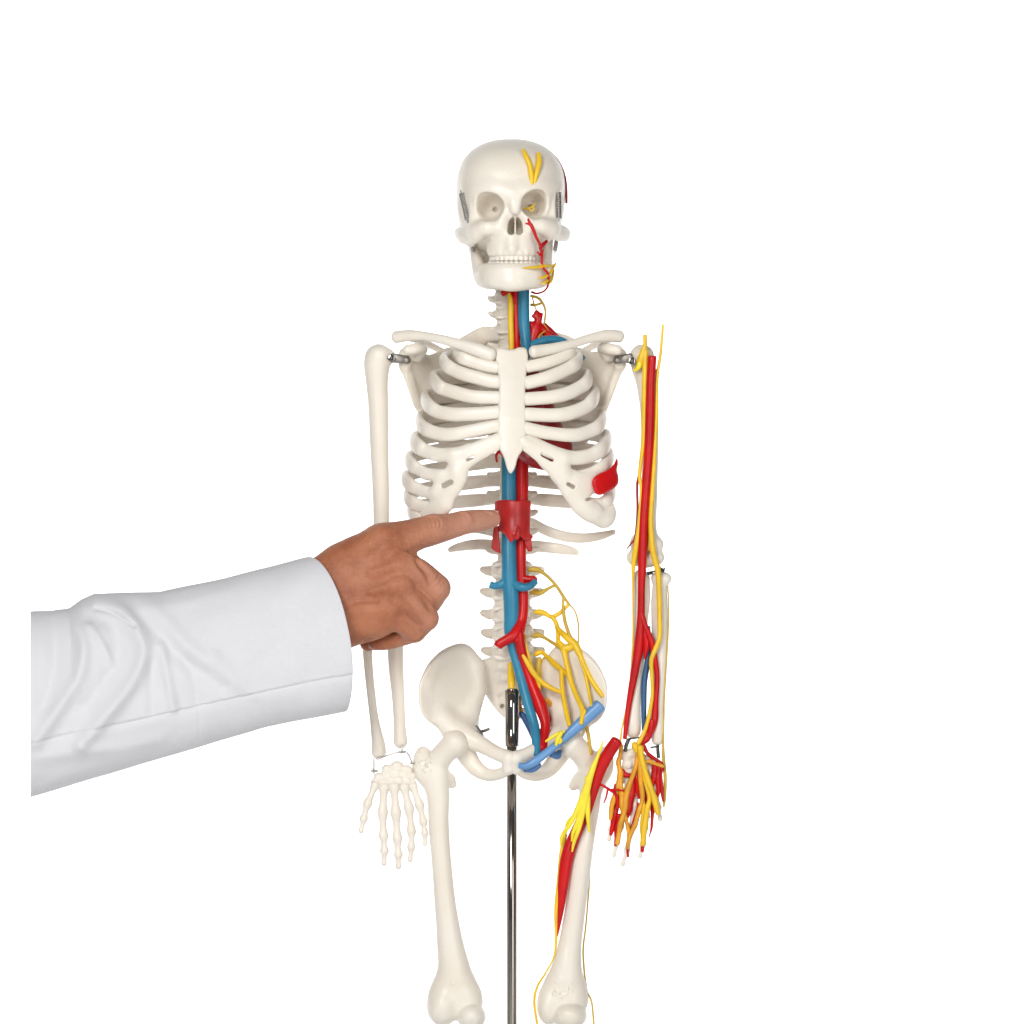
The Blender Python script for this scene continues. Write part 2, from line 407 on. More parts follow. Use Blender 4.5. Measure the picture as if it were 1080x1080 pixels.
part('nerve', merge(tube((568, 293.5, 53, .6), (573, 292.5, 50, 1.5), (579, 289, 42, 1.7), (585, 280, 30, 1.3)), tube((571, 299, 49, .7), (575, 298, 46, 1.7), (581, 292, 36, 1.5)), tube((579, 300, 43, .7), (582, 295, 36, 1.4), (584, 285, 25, 1.1))), YEL, skull)
part('nerve', sdf_chains([[(553, 220, 34, 1), (558.5, 219.5, 31, 1.4)], [(558.5, 221, 31, .9), (561, 222.6, 31, .9), (563, 220.5, 31, .9), (561.5, 217.8, 31, .9), (558.8, 219, 31, .9)], [(562, 217.8, 31, .9), (564, 214.5, 33, .8)]], h=.5, k=.6), YEL, skull)

# ---- spine
def vertebra_mesh(bw, bh, bd, tp, tpr, sp, key, drop=0.):
    K = Field((-tp - 6, -bh - 14, -bd - sp - 14), (tp + 6, bh + 14 + drop, bd + 6), 1.0)
    K.ell((0, 0, 0), (bw, bh, bd), k=1, p=5)
    K.chain([(-bw * 1.1, 0, 3, bh * .35), (0, 0, bd * 1.12, bh * .35), (bw * 1.1, 0, 3, bh * .35)], k=4, sub=True)
    for s in (-1, 1):
        K.chain([(s * bw * .6, -2, -bd, 4.), (s * bw * .7, 0, -bd - 6, 4.)], k=3)
        K.chain([(s * bw * .5, 0, -bd - 5, tpr * 1.4), (s * tp * .78, 1, -bd - 6, tpr), (s * tp, -.5, -bd - 6, tpr * .66)], k=4)
        K.chain([(s * bw * .55, -bh, -bd - 9, 3.3), (s * bw * .6, bh, -bd - 8, 3.3)], k=4)
    K.chain([(0, 0, -bd - 10, 4), (0, 3 + drop * .4, -bd - sp * .7, 3), (0, 5 + drop, -bd - sp, 3.3)], k=4, sc=(1.2, .9, 1))
    V, F = K.mesh(1); V = V * np.array([1, 1, 1]) * S
    V = np.stack([V[:, 0], -V[:, 2], -V[:, 1]], 1)
    tri = np.concatenate([F[:, [0, 1, 2]], F[:, [0, 2, 3]]])
    if np.einsum('ij,ij->i', V[tri[:, 0]], np.cross(V[tri[:, 1]], V[tri[:, 2]])).sum() < 0: F = F[:, ::-1]
    me = bpy.data.meshes.new(key); me.from_pydata(V.tolist(), [], F.tolist()); me.update()
    me.polygons.foreach_set('use_smooth', [True] * len(me.polygons)); me.materials.append(BONE)
    return me
disc_path = [(533, 292, -25, 9), (534.5, 330, -22, 9.5), (537, 362, -32, 10), (540, 420, -50, 11.5), (540, 500, -48, 13), (540, 580, -37, 15), (540, 630, -33, 19), (541, 686, -36, 19)]
spine = part('spine', sweep(disc_path, n=24, res=6, flat=.85), BONE)
def column(y):
    P = spline(disc_path, 20); i = np.argmin(abs(P[:, 1] - y)); return P[i]
vc = vertebra_mesh(12.5, 7.6, 9, 18, 3.6, 17, 'neck_vertebra', 3)
vt = vertebra_mesh(13, 8.3, 12, 24, 4.2, 24, 'chest_vertebra', 10)
vl = vertebra_mesh(22, 10.3, 15, 31, 5.6, 20, 'lower_back_vertebra', 2)
for y in (298, 314, 330, 346): 
    c = column(y); link('vertebra', vc, None, spine, W([(c[0], y, c[2])])[0])
for i in range(12):
    y = 362 + i * 19.8; c = column(y); o = link('vertebra', vt, None, spine, W([(c[0], y, c[2])])[0])
    s_ = .88 + i * .02; o.scale = (s_, s_, 1)
for y in (601.5, 624.5, 647.5, 668, 687):
    c = column(y); o = link('vertebra', vl, None, spine, W([(c[0], y, c[2])])[0])

# ---- rib cage
YE = [366, 380, 400, 420, 443, 465, 486, 505, 523, 540, 560]
EE = [66, 75, 86, 94, 101, 107, 111, 115, 113, 110, 106]
def Fd_(y): return np.interp(y, [366, 400, 440, 475, 560], [34, 46, 58, 66, 64])
def dfront(x, y):
    e = np.interp(y, YE, EE) + 3
    return Fd_(y) * np.sqrt(np.maximum(0, 1 - (np.abs(np.asarray(x, float) - 540) / e) ** 2.3))
stern_poly = [(523, 368), (531, 367), (540, 368.7), (549, 366), (556, 369), (557, 382), (555, 396), (554, 415), (554, 430), (555, 455), (554, 468), (550.5, 476), (546.5, 482), (543, 494), (538.5, 499.5), (534.5, 494), (531.5, 483), (527, 474), (525, 466), (525, 440), (526, 415), (525.5, 398), (523, 383)]
def build_sternum():
    K = Field((515, 358, 20), (564, 506, 80), .9)
    K.plate(stern_poly, lambda x, y: Fd_(y) + 1 - ((x - 540) / 15) ** 2 * 1.2, 7, k=0, rnd=2.6)
    return K.mesh(1)
ribcage = part('rib_cage', build_sternum())
rad = lambda p: ((p[0] - 540), 0, (p[2] + 5) * 1.3)
# front runs measured from side to breastbone
LF = {1: [(480, 371), (486, 377), (498, 382), (512, 386), (525, 388)],
      2: [(467.5, 381), (471.5, 386), (480, 391), (490, 395), (503, 398.5), (516.5, 402), (526, 403)],
      3: [(457, 400), (463, 407.5), (470, 411), (480, 414), (491, 417), (504, 419), (526, 419.7)],
      4: [(448, 421), (453.5, 429), (463, 434.5), (477, 437), (493, 437), (512, 436), (526, 434.5)],
      5: [(442, 444), (448, 452), (463, 457.5), (478, 458), (495, 455), (512, 451.5), (526, 449)],
      6: [(436.5, 466), (442, 471.5), (450, 476), (464, 479.7), (483, 478.5), (497, 474)],
      7: [(431, 485), (435.5, 491), (442, 495.5), (451, 500), (464, 501), (474, 500)],
      8: [(427, 505), (433, 511.5), (444, 517), (456, 520), (466, 519)],
      9: [(429.5, 523), (435, 530), (444.5, 533.8), (456, 535), (466, 531)],
      10: [(433, 537), (438, 545), (447, 549), (457, 545)]}
RF = {1: [(604, 365), (603, 371), (593, 377), (575, 383), (556, 387)],
      2: [(610.5, 378), (607, 384), (597, 390), (580, 397.5), (568, 401), (555, 404)],
      3: [(620.5, 398), (619, 403), (611, 409), (597, 415.5), (580, 419), (555, 421)],
      4: [(628, 415), (625, 422), (616, 430), (598, 436.5), (580, 438), (555, 437)],
      5: [(636, 441), (632, 449), (621, 455), (605, 459), (580, 457), (566, 454.5), (554, 451.5)],
      6: [(640.5, 463), (635.5, 473), (622, 480.5), (605, 483), (590, 479.5), (578, 475), (555, 464.5)],
      7: [(643.5, 481), (638, 491), (624, 499), (609, 503), (600, 502)],
      8: [(647.5, 499), (644, 506), (635, 512), (622, 515), (610, 513)],
      9: [(645.5, 518), (642, 526), (634, 531), (623, 533)],
      10: [(644, 535), (642, 543), (637, 547), (630, 547)]}
HW = {1: 6.4, 2: 7.1, 3: 7.2, 4: 7.3, 5: 7.0, 6: 7.3, 7: 6.5, 8: 6.2, 9: 6.4, 10: 6.2}
for sd, FR in ((-1, LF), (1, RF)):
    for n in range(1, 11):
        yb = 353 + (n - 1) * 19.3; fr = FR[n]; ex, ey = fr[0]; E = abs(ex - 540); hw = HW[n] * 1.07; bf = (1.4 if sd < 0 else 1.15) if n < 7 else 1.05; lf = 1.2 if n > 5 else 1.08; bk = -np.interp(n, [1, 4, 10], [52, 78, 76])
        P = [(540 + sd * 9, yb + 1, bk + 26, hw * .75), (540 + sd * 22, yb, bk + 7, hw * bf * .85), (540 + sd * min(38, E * .5), yb + 1, bk, hw * bf)]
        P += [(540 + sd * E * .74, yb + (ey - yb) * .35 + 1, bk * .72, hw * (1 + (bf - 1) * .7)), (540 + sd * E * .94, yb + (ey - yb) * .72, bk * .38, hw * (1 + (bf - 1) * .3))]
        P += [(ex + sd * -.6, ey, -4 + n * .3, hw * lf)]
        for j, (x, y) in enumerate(fr[1:]):
            P.append((x, y, max(float(dfront(x, y)), 12 + 0 * j), hw * ((1 + (lf - 1) * .8) if j == 0 else .98 if j < 3 else .95)))
        part('rib', sweep(P, flat=.60, n=18, res=7, hint=rad, cap=.4, power=2.3), BONE, ribcage)
# floating ribs
for pts in ([(529, 566, -42, 5), (515, 560, -66, 5), (492, 556, -72, 5.3), (466, 558, -50, 5), (446, 563, -25, 4.5), (436, 566, -12, 3)],
            [(550, 549, -42, 5), (560, 551, -62, 5.4), (575, 559, -72, 5.6), (594, 565.5, -68, 5.6), (615, 567.5, -54, 5.2), (634, 565, -34, 4.6), (648, 561, -18, 2.6)],
            [(530, 576, -42, 5), (518, 574.5, -62, 5.6), (500, 574.5, -68, 5.6), (484, 577, -58, 4.6), (474, 580, -48, 2.8)],
            [(550, 576, -42, 5), (562, 576, -60, 6), (580, 577.5, -66, 5.8), (598, 580, -60, 5.2), (609, 582.5, -52, 3)]):
    part('rib', sweep(pts, flat=.5, n=16, res=7, hint=lambda p: (p[0] - 540, 0, p[2] + 5), cap=.6, power=2.3), BONE, ribcage)
# costal cartilage, fused towards the breastbone
def cart(chains, holes, lo, hi, out=True):
    K = Field(lo, hi, .9)
    for i, ch in enumerate(chains):
        if i < 5:
            (x0, y0, r0), (x1, y1, r1) = ch[0], ch[1]; f = .9
            if out and not (i == 0 and x0 < 556 and x0 > 545): ch = [(x0 - (x1 - x0) * f, y0 - (y1 - y0) * f, r0 * .82)] + list(ch)
        K.chain([(x, y, float(dfront(x, y)) + .4, r * 1.05) for x, y, r in ch], k=7, sc=(1, 1, 1.6))
    for hl in holes:
        x0, y0, x1, y1, r = hl; d = float(dfront((x0 + x1) / 2, (y0 + y1) / 2))
        K.chain([(x0, y0, d, r), (x1, y1, d, r)], k=1.5, sub=True, sc=(1, 1, .12))
    return K.mesh(1)
part('costal_cartilage', cart([[(472, 480, 6.4), (487, 478, 6.2), (504, 470.5, 5.4), (528, 460, 4.6)],
      [(458, 501, 5.8), (470, 501.5, 6.2), (485, 494, 6), (503, 481.5, 5.5), (528, 468, 5)],
      [(455, 520, 5.4), (466, 520, 6), (478, 514, 6), (486, 502, 5.5)], [(458, 534, 5.6), (468, 530, 6.2), (477, 519, 6), (484, 506, 5.4)],
      [(450, 548, 5.3), (461, 544, 5.6), (471, 534, 5.8)], [(468, 500, 5), (464, 508, 3.5), (462, 518, 5)], [(480, 481, 5.5), (482, 495, 5.5)]],
      [(449, 488, 467, 492.5, 3.0), (468.5, 512, 475.5, 508.5, 2.7), (493, 485.2, 499, 482, 1.4), (441, 508, 449, 511.5, 2.3)], (425, 450, 0), (537, 562, 85)), BONE, ribcage)
part('costal_cartilage', cart([[(552, 468, 5), (566, 480, 5), (580, 490, 6), (590, 501, 7), (600, 516, 7.5), (610, 531, 7.5), (622, 541, 7.8), (637, 547, 8)],
      [(552, 464, 5), (575, 475, 5.6), (598, 482.5, 6.4), (610, 482.5, 5.4)], [(578, 488, 6), (597, 500, 6.3), (612, 503, 6.2), (624, 499, 5)], [(590, 500, 6), (604, 511, 6.3), (620, 514.5, 6), (634, 512, 5)], [(608, 506, 6), (626, 508, 6), (640, 505, 5.5), (646, 501, 4)],
      [(600, 516, 6), (612, 527, 6), (626, 534, 5.8)], [(612, 534, 6), (624, 541, 7), (640, 544, 7)], [(592, 484, 6), (591, 498, 6)], [(612, 518, 5), (616, 528, 5)], [(636, 546, 8), (641, 538, 7)]],
      [(572, 479.5, 582, 485, 1.9), (605, 492.5, 615, 496, 2.2), (599, 510.5, 604.5, 513.5, 2.0), (619, 527, 628, 524.5, 1.8)], (544, 452, 0), (662, 564, 85), out=False), BONE, ribcage)

# ---- heart and great vessels behind the breastbone, spleen in the ribs
def build_heart():
    K = Field((500, 372, -30), (618, 508, 52), 1.2)
    K.chain([(546, 384, 6, 12), (552, 400, 8, 18), (553, 420, 12, 26), (556, 445, 14, 33), (572, 468, 14, 27), (582, 472, 14, 22)], k=3, sc=(1, 1, 1.3))
    K.chain([(540, 440, 8, 26), (538, 460, 8, 20)], k=6, sc=(1, 1, 1.4))
    for i in range(4):
        K.chain([(536 + 10 * i, 415, 34, 3), (546 + 9 * i, 445, 40, 3), (560 + 6 * i, 480, 33, 2)], k=7)
    return K.mesh(2)
part('heart', build_heart(), DRED)
def build_spleen():
    K = Field((612, 474, -20), (664, 534, 76), .9)
    K.plate([(624.5, 511), (626, 504), (632, 499.5), (641, 495.5), (647, 490), (650.5, 483), (652, 489), (650.5, 496), (652.5, 503), (651.5, 511), (645, 517), (636, 521.5), (628.5, 521)],
            lambda x, y: 59 - (np.maximum(x - 612, 0) / 40) ** 2 * 26, 9, k=0, rnd=3.2)
    return K.mesh(1)
part('spleen', build_spleen(), RED)

# ---- collar bones, shoulder blades
part('collar_bone', sweep([(418, 355.5, -4, 6.6), (432, 353.8, 4, 6), (448, 354.5, 13, 4.8), (466, 358, 24, 5), (486, 363.5, 33, 6), (502, 368.5, 38, 7.2), (517, 374, 41, 7.8)], flat=.85, n=18, res=8, cap=.8))
part('collar_bone', sweep([(653, 354.8, -4, 6.8), (640, 353.8, 4, 6.4), (622, 357, 14, 5), (604, 362.5, 24, 4.8), (586, 367, 33, 5.6), (572, 369.5, 38, 6.3), (563, 370.8, 42, 6.6)], flat=.85, n=18, res=8, cap=.8))
def build_scapula(sd):
    if sd < 0:
        poly = [(430, 368), (440, 366), (452, 374), (470, 367), (490, 366), (505, 380), (506, 410), (495, 450), (480, 482), (462, 466), (446, 440), (437, 428), (432, 411), (427, 397), (423, 384), (424, 373)]
        K = Field((405, 340, -112), (520, 495, 22), 1.1)
        f = lambda x: x
    else:
        poly = [(652, 369), (641, 366), (627, 371), (608, 366), (592, 366), (577, 380), (576, 410), (587, 450), (602, 482), (620, 466), (634, 441), (639, 425), (645, 405), (651, 388), (655, 379)]
        K = Field((562, 340, -112), (678, 495, 22), 1.1)
        f = lambda x: 1081 - x
    K.plate(poly, lambda x, y: -24 - 60 * np.clip((f(x) - 428) / 70, 0, 1.2) ** .85, 5.5, k=0, rnd=2)
    g = lambda *p: [(f(x), y, d, r) for x, y, d, r in p]
    K.chain(g((427, 374, -20, 7), (427, 384, -21, 6.5)), k=5)
    K.chain(g((440, 375, -24, 7), (445, 367, -14, 6.5), (438, 368, 0, 6), (430, 369, 4, 5.5)), k=4)
    K.chain(g((500, 382, -90, 3.5), (470, 372, -80, 4), (445, 360, -50, 5), (432, 357, -22, 4.5), (430, 357, -14, 4)), k=5, sc=(1, 1.3, 1))
    K.chain(g((427, 388, -26, 3.6), (435.5, 412, -32.5, 2.6), (444, 432, -42, 2.4), (465, 463, -62, 2.4)), k=8)
    return K.mesh(1)
for sd in (-1, 1): part('shoulder_blade', build_scapula(sd))

# ---- arms of the skeleton
part('upper_arm_bone', sdf_chains([[(398, 377, -14, 13.5), (397.5, 385, -14, 14), (397.5, 402, -13, 11.8), (399, 430, -12, 10.6), (400, 470, -11, 9.8), (402, 530, -10, 8.7), (402, 590, -9, 8.4), (402, 620, -9, 11)],
      [(390, 634, -8, 8), (415, 634, -8, 9)], [(409, 376, -13, 8), (401, 374, -10, 10)]], h=1.1, k=5))
part('upper_arm_bone', sdf_chains([[(677, 376, -16, 13), (679, 388, -16, 13), (682, 405, -15, 11), (684.5, 433, -14, 9.6), (685.5, 467, -13, 9), (685, 520, -12, 8.5), (683.5, 550, -11, 8.8), (682, 568, -10, 12)],
      [(669, 588, -9, 8.5), (682, 590, -9, 9), (693, 588, -9, 8)], [(673, 572, -10, 9), (692, 574, -10, 8)]], h=1.1, k=5))
part('forearm_bone', sdf_chains([[(387, 650, -8, 8), (387, 664, -8, 6), (388, 695, -6, 5), (391, 728, -4, 4.7), (395, 760, -3, 5), (399, 784, -2, 7.2), (399.5, 793, -2, 8)]], h=1))
part('forearm_bone', sdf_chains([[(417, 648, -10, 10), (417, 665, -8, 8.6), (417.5, 700, -6, 8.2), (420, 735, -4, 6.8), (421.5, 765, -3, 6.4), (422.5, 782, -2, 7.6)]], h=1))
part('forearm_bone', sdf_chains([[(676, 610, -12, 9.5), (677, 630, -11, 9), (675, 660, -9, 8), (672, 700, -7, 7.2), (669, 740, -5, 7), (668, 765, -4, 8.4), (668, 771, -4, 8)]], h=1))
part('forearm_bone', sdf_chains([[(693, 609.5, -8, 6.5), (702.5, 610.5, -8, 6)], [(697, 611, -9, 8), (695.5, 627, -9, 8.4), (695.5, 645, -9, 9), (696, 680, -7, 8.6), (695.5, 715, -5, 7.6), (694, 745, -4, 7), (693, 768, -3, 8), (693.5, 780, -3, 6.5)]], h=1, k=4))
# steel joints
def boxv(x0, y0, d0, x1, y1, d1):
    V = [(x, y, d) for x in (x0, x1) for y in (y0, y1) for d in (d0, d1)]
    return np.array(V, float), [(0, 1, 3, 2), (4, 6, 7, 5), (0, 4, 5, 1), (2, 3, 7, 6), (0, 2, 6, 4), (1, 5, 7, 3)]
def disc(x, y, d0, d1, r, n=20): return sweep([(x, y, d0, r), (x, y, d1, r)], n=n, res=2, cap=.12)
for x, xs, xe in ((412.5, 414, 430), (666.5, 665, 650)):
    b = part('shoulder_bracket', merge(sweep([(xs, 377.5, -6, 5.2), ((xs + xe) / 2, 378.5, -6, 4.6), (xe, 379.5, -10, 4.4)], flat=.35, n=16, hint=lambda p: (0, 0, 1)), sweep([(xe - (2 if xe < 540 else -2), 380, -8, 3.8), (xe, 380, -16, 3.8)], n=12)), BRACKET)
    part('screw', merge(disc(x, 377.5 if x < 540 else 381, -5, 1, 3.9), sweep([(x - 1.8, (377.5 if x < 540 else 381), 1.6, .55), (x + 1.8, (377.5 if x < 540 else 381), 1.6, .55)], n=6), sweep([(x, (375.7 if x < 540 else 379.2), 1.6, .55), (x, (379.3 if x < 540 else 382.8), 1.6, .55)], n=6)), CHROME, b)
WIRE = mat('dark_wire_steel', (.10, .10, .10), .35, metal=.9)
part('elbow_wire', merge(tube((683, 604, 0, 1.0), (690, 602.5, 2, .9), (699, 600, 0, 1.0)), sweep([(696, 598.5, 1, 1.3), (699, 602.5, 1, 1.6), (701, 599, 1, .7)], n=8), sweep([(683.5, 605.5, 0, 1.3), (688, 604.5, 0, 1.3)], n=8)), mat('dark_wire', (.05, .05, .05), .4, metal=.8))
part('wrist_wire', merge(tube((394.3, 800, 2, .8), (394.5, 813, 3, .8)), tube((400, 800, 5, .8), (412, 795.5, 7, .8), (424, 792.3, 7, .8)), tube((429, 793.5, 5, .8), (432, 798, 5, .8), (434.5, 805, 4, .8)),
     tube((424, 786, 4, 1.1), (424, 794, 6, 1.1)), sweep([(420.5, 793.2, 6, 1.3), (427.5, 792.8, 6, 1.3)], n=8), sweep([(397.5, 800.8, 5, 1.1), (402.5, 798.8, 5, 1.1)], n=8), sweep([(391.5, 812.8, 4, 1.3), (398, 813.2, 4, 1.2)], n=8), sweep([(393.5, 810.5, 4, .8), (394.5, 816, 4, .8)], n=8), sweep([(432.5, 805, 5, 1.), (436.5, 804.5, 5, 1.)], n=8)), STEEL)
part('wrist_wire', merge(tube((662, 781, 5, 1.2), (665, 779, 9, 1.2), (670, 778.5, 10, 1.0), (677, 777, 9, .7)), sweep([(663, 780, 6, 2.2), (660.5, 786, 6, 2.2), (659.5, 792, 6, 1.8)], n=10, flat=.6), tube((686.5, 788.5, 4, 1.1), (690, 787.8, 3, 1.0), (694, 787.5, 1, 1.2)), sweep([(693.8, 785, 0, 1.6), (693.8, 792, 0, 1.9), (694, 799, 0, 1.4)], n=10, flat=.6), tube((696, 800, 2, .5), (695, 790, 2, .5))), WIRE)

# hands of the skeleton
def carpals(P): 
    A = np.array(P, float); K = Field(A[:, :3].min(0) - 10, A[:, :3].max(0) + 10, .8)
    for p in P: K.ell(p[:3], (p[3] * 1.08, p[3] * 1.02, p[3] * .85), k=.6, p=2.4)
    return K.mesh(1)
def finger(joints, r):
    ch = []
    J = np.array(joints, float)
    for i in range(len(J) - 1):
        a, b = J[i], J[i + 1]; q = r * 1.34 * (1 - .09 * i)
        if i == len(J) - 2: pr = (q * .92, q * .66, q * .62, q * .74)
        else: pr = (q * 1.02, q * .70, q * .72, q * 1.0)
        gap = .04
        ch.append([(*(a + (b - a) * t), w) for t, w in zip((gap + .03, .35, .68, 1 - gap - .02), pr)])
    return sdf_chains(ch, h=.8, k=1.2, sm=1)
hand = part('hand', carpals([(400, 821, 2, 6), (409, 812.5, 1, 6.4), (419, 809, 1, 6.5), (428.5, 813, 1, 6.2), (433.5, 819, 1, 4.6), (405.5, 827.5, 3, 4.8), (413, 823.5, 4, 4.6), (420.5, 823, 4, 5), (429, 824, 3, 4.8), (396, 826, 3, 4.8), (409, 819, 2, 5), (417.5, 816.5, 2, 5), (426, 818.5, 2, 5), (435, 826, 2, 4)]))
for J, r in (([(396, 827, 5), (387.5, 848, 8), (383.5, 864, 8), (380.5, 877, 8)], 3.8),
             ([(405, 829, 4), (403.5, 858, 5), (404.5, 882, 6), (405.5, 898, 6), (405, 911, 5)], 4.5),
             ([(415.5, 828, 4), (417.5, 858, 5), (419, 885, 6), (420.2, 902, 6), (420.3, 914.5, 5)], 4.6),
             ([(426, 829, 3), (431.5, 853, 4), (434, 877, 5), (433.8, 894, 5), (432.5, 907.5, 4)], 4.3),
             ([(435, 828, 2), (442.5, 849, 3), (446.5, 867, 4), (448, 879, 4), (448.3, 890.5, 3)], 3.9)):
    part('finger_bone', finger(J, r), BONE, hand)
hand2 = part('hand', carpals([(660, 796, 0, 6.4), (667, 794.5, 0, 5.6), (662, 806, 2, 5.6), (670, 805, 1, 5.4), (683, 801, 1, 5), (684.5, 810, 2, 5), (677, 811, 1, 5), (676, 799, 0, 5), (657, 814, 1, 5), (666, 815, 1, 5)]))
for J, r in (([(656, 818, 1), (651, 843, 0), (647, 862, 0), (644.5, 875, 0), (642.2, 886, 0)], 3.5),
             ([(663, 819, 2), (659, 848, 2), (654, 873, 2), (650.5, 889, 2), (647.5, 902.5, 1)], 3.5),
             ([(670, 819, 2), (669, 851, 2), (665, 878, 3), (661, 898, 3), (656.5, 912.5, 2)], 3.5),
             ([(678, 817, 2), (679.5, 848, 2), (680, 873, 3), (678, 891, 3), (675, 904, 2)], 3.5),
             ([(687, 812, 4), (691, 834, 4), (694, 852, 4), (696.5, 864.5, 4)], 3.5)):
    part('finger_bone', finger(J, r), BONE, hand2)

# ---- pelvis and thigh bones
def build_hip(sd):
    f = (lambda x: x) if sd < 0 else (lambda x: 1082 - x - (x < 470) * 0.0)
    lo, hi = ((432, 672, -70), (552, 834, 62)) if sd < 0 else ((530, 672, -70), (650, 834, 62))
    K = Field(lo, hi, 1.0)
    dd = lambda X, y: (lambda u: 20 - 46 * np.clip(u, -.1, 1.1) ** 1.0 - 1.5 * np.sin(np.clip(u, 0, 1) * math.pi))((X - 442) / 66)
    poly = [(485, 682), (493, 685), (500, 694), (506, 708), (508, 728), (503, 742), (501, 757), (505, 772), (498, 786), (484, 784), (474, 772), (464, 764.5), (452, 761), (444, 750), (441, 731), (445, 714), (455, 699), (470, 687)]
    if sd > 0: P2 = [(f(x), y) for x, y in poly]
    else: P2 = poly
    K.plate(P2, lambda x, y: dd(f(x), y), 8.5, k=0, rnd=3)
    g = lambda *p: [(f(x), y, d, r) for x, y, d, r in p]
    K.chain(g((503, 700, -24, 4.5), (494, 687, -18, 3.8), (484, 684.5, -11, 3.5), (468, 691.5, 0, 3.2), (456, 704, 7, 2.5), (449, 722, 12, 1.8)), k=12)
    K.chain(g((503, 705, -28, 6), (504, 725, -30, 7), (500, 742, -25, 8), (494, 758, -16, 10), (488, 772, -6, 13)), k=12)
    K.chain(g((463, 753, 1, 6), (473, 765, 1, 9.5), (482, 776, 0, 13)), k=14)
    K.chain(g((492, 778, 4, 12), (507, 785, 12, 9), (523, 794, 22, 7.6), (538, 800, 29, 8)), k=6)
    K.chain(g((536.5, 800, 29, 7), (536.5, 810, 27, 6.5)), k=3)
    K.chain(g((488, 788, -4, 12), (495, 801, -6, 10), (503, 811, -2, 8.6), (514, 817, 4, 7), (526, 816.5, 14, 6.2), (536, 811, 24, 6)), k=4)
    K.ell((f(475), 786, 12), (11, 11, 12), k=3, sub=True)
    return K.mesh(1)
for sd in (-1, 1): part('hip_bone', build_hip(sd))
def build_sacrum():
    K = Field((498, 680, -85), (584, 770, -8), 1.0)
    K.plate([(503, 700), (514, 694), (526, 690), (541, 690), (556, 690), (568, 694), (579, 700), (577, 720), (568, 735), (557, 748), (549, 758), (541, 762), (533, 758), (524, 750), (514, 736), (505, 721)],
            lambda x, y: -36 - 22 * np.sin(np.clip((y - 690) / 75, 0, 1) * 2.6) + 6 * np.cos((x - 541) / 12), 15, k=0, rnd=5)
    for i, y in enumerate((708, 721, 733, 743)):
        w = 17 - i * 2
        K.chain([(541 - w, y + 2, -32 - 6 * i, 2.2)], k=4, sub=True, sc=(1, 1, .35)); K.chain([(541 + w, y + 2, -32 - 6 * i, 2.2)], k=3, sub=True, sc=(1, 1, .2))
        K.chain([(541 - w + 5, y - 5, -34 - 6 * i, 2), (541 + w - 5, y - 5, -34 - 6 * i, 2)], k=4)
    K.chain([(541, 690, -34, 12), (541, 697, -38, 12)], k=4, sc=(.75, 1, 1))
    return K.mesh(1)
part('sacrum', build_sacrum())
def femur(chains, groove, balls, rough):
    A = np.array([p for c in chains for p in c], float); r = 34
    K = Field(A[:, :3].min(0) - r, np.array([A[:, 0].max() + r, 1094, A[:, 2].max() + r]), 1.1)
    for c in chains: K.chain(c, k=6)
    for i, (c, rr) in enumerate(balls): K.ell(c, rr, k=10 if i < 3 else 2.5)
    rng = np.random.RandomState(3)
    for cx, cy, sx, sy, n in rough:
        for _ in range(n):
            x, y = cx + rng.uniform(-sx, sx), cy + rng.uniform(-sy, sy)
            col = K.F[int(round((x - K.lo[0]) / 1.1)), int(round((y - K.lo[1]) / 1.1)), :]
            w = np.where(col < 0)[0]
            if len(w):
                z = K.lo[2] + (w[-1] + 1) * 1.1
                K.chain([(x, y, z + 1.0, rng.uniform(.5, .9)), (x + rng.uniform(-1, 1), y + rng.uniform(-1, 1), z + 1.0, .5)], k=2.0, sub=rng.rand() < .7)
    K.chain(groove, k=4, sub=True)
    return K.mesh(1)
f1 = femur([[(480, 784, 13, 14), (469, 794, 6, 12.5), (461, 806, 0, 13), (460.5, 822, 0, 13.2), (462.5, 845, 1, 12), (462.5, 863, 3, 11), (464, 890, 4, 10.6), (466.5, 919, 4, 10.6), (469, 948, 3, 11.2), (472, 974, 2, 12.4), (475, 997, 1, 14.2), (478, 1016, 0, 16.5), (479.5, 1030, -2, 19)],
      [(457, 824, -2, 12), (448, 813, -3, 12.5), (445.5, 803, -4, 10.5), (446, 795, -6, 8)], [(474, 822, -6, 7), (477.5, 827, -8, 4.5)]],
      [(482, 1057, 18, 1), (480.5, 1066, 22, 3), (479, 1082, 24, 5)],
      [((479.5, 1046, -4), (26, 21, 17)), ((467, 1062, -2), (17, 20, 22)), ((492, 1058, -4), (17, 18, 18)), ((497, 1072, 2), (15.5, 14.5, 24))], [(446, 806, 9, 13, 60), (470, 1040, 12, 6, 6)])
part('thigh_bone', f1)
f2 = femur([[(602, 784, 13, 14), (613, 794, 6, 12.5), (621, 806, 0, 13), (623, 822, 0, 12.8), (622, 845, 1, 11.5), (620, 863, 2, 10.6), (615.5, 890, 3, 10.8), (611.5, 919, 3, 11.3), (608, 948, 2, 11), (604.5, 974, 1, 11.4), (601, 997, 0, 12.5), (598.5, 1016, 0, 15), (596.5, 1030, -2, 18)],
      [(627, 824, -2, 12), (634, 813, -3, 12), (637, 803, -4, 10.5), (637, 795, -6, 8)], [(610, 822, -4, 7), (604.5, 829, -6, 5)]],
      [(590, 1056, 19, 1), (583, 1063, 20, 2.5), (580, 1084, 22, 4)],
      [((595, 1046, -4), (24, 21, 17)), ((579, 1062, -3), (13, 19, 19)), ((602, 1058, -3), (17, 18, 18)), ((600.5, 1071, 3), (18.5, 14.5, 24))], [(636, 806, 8, 12, 40), (594, 1044, 11, 9, 46)])
part('thigh_bone', f2)
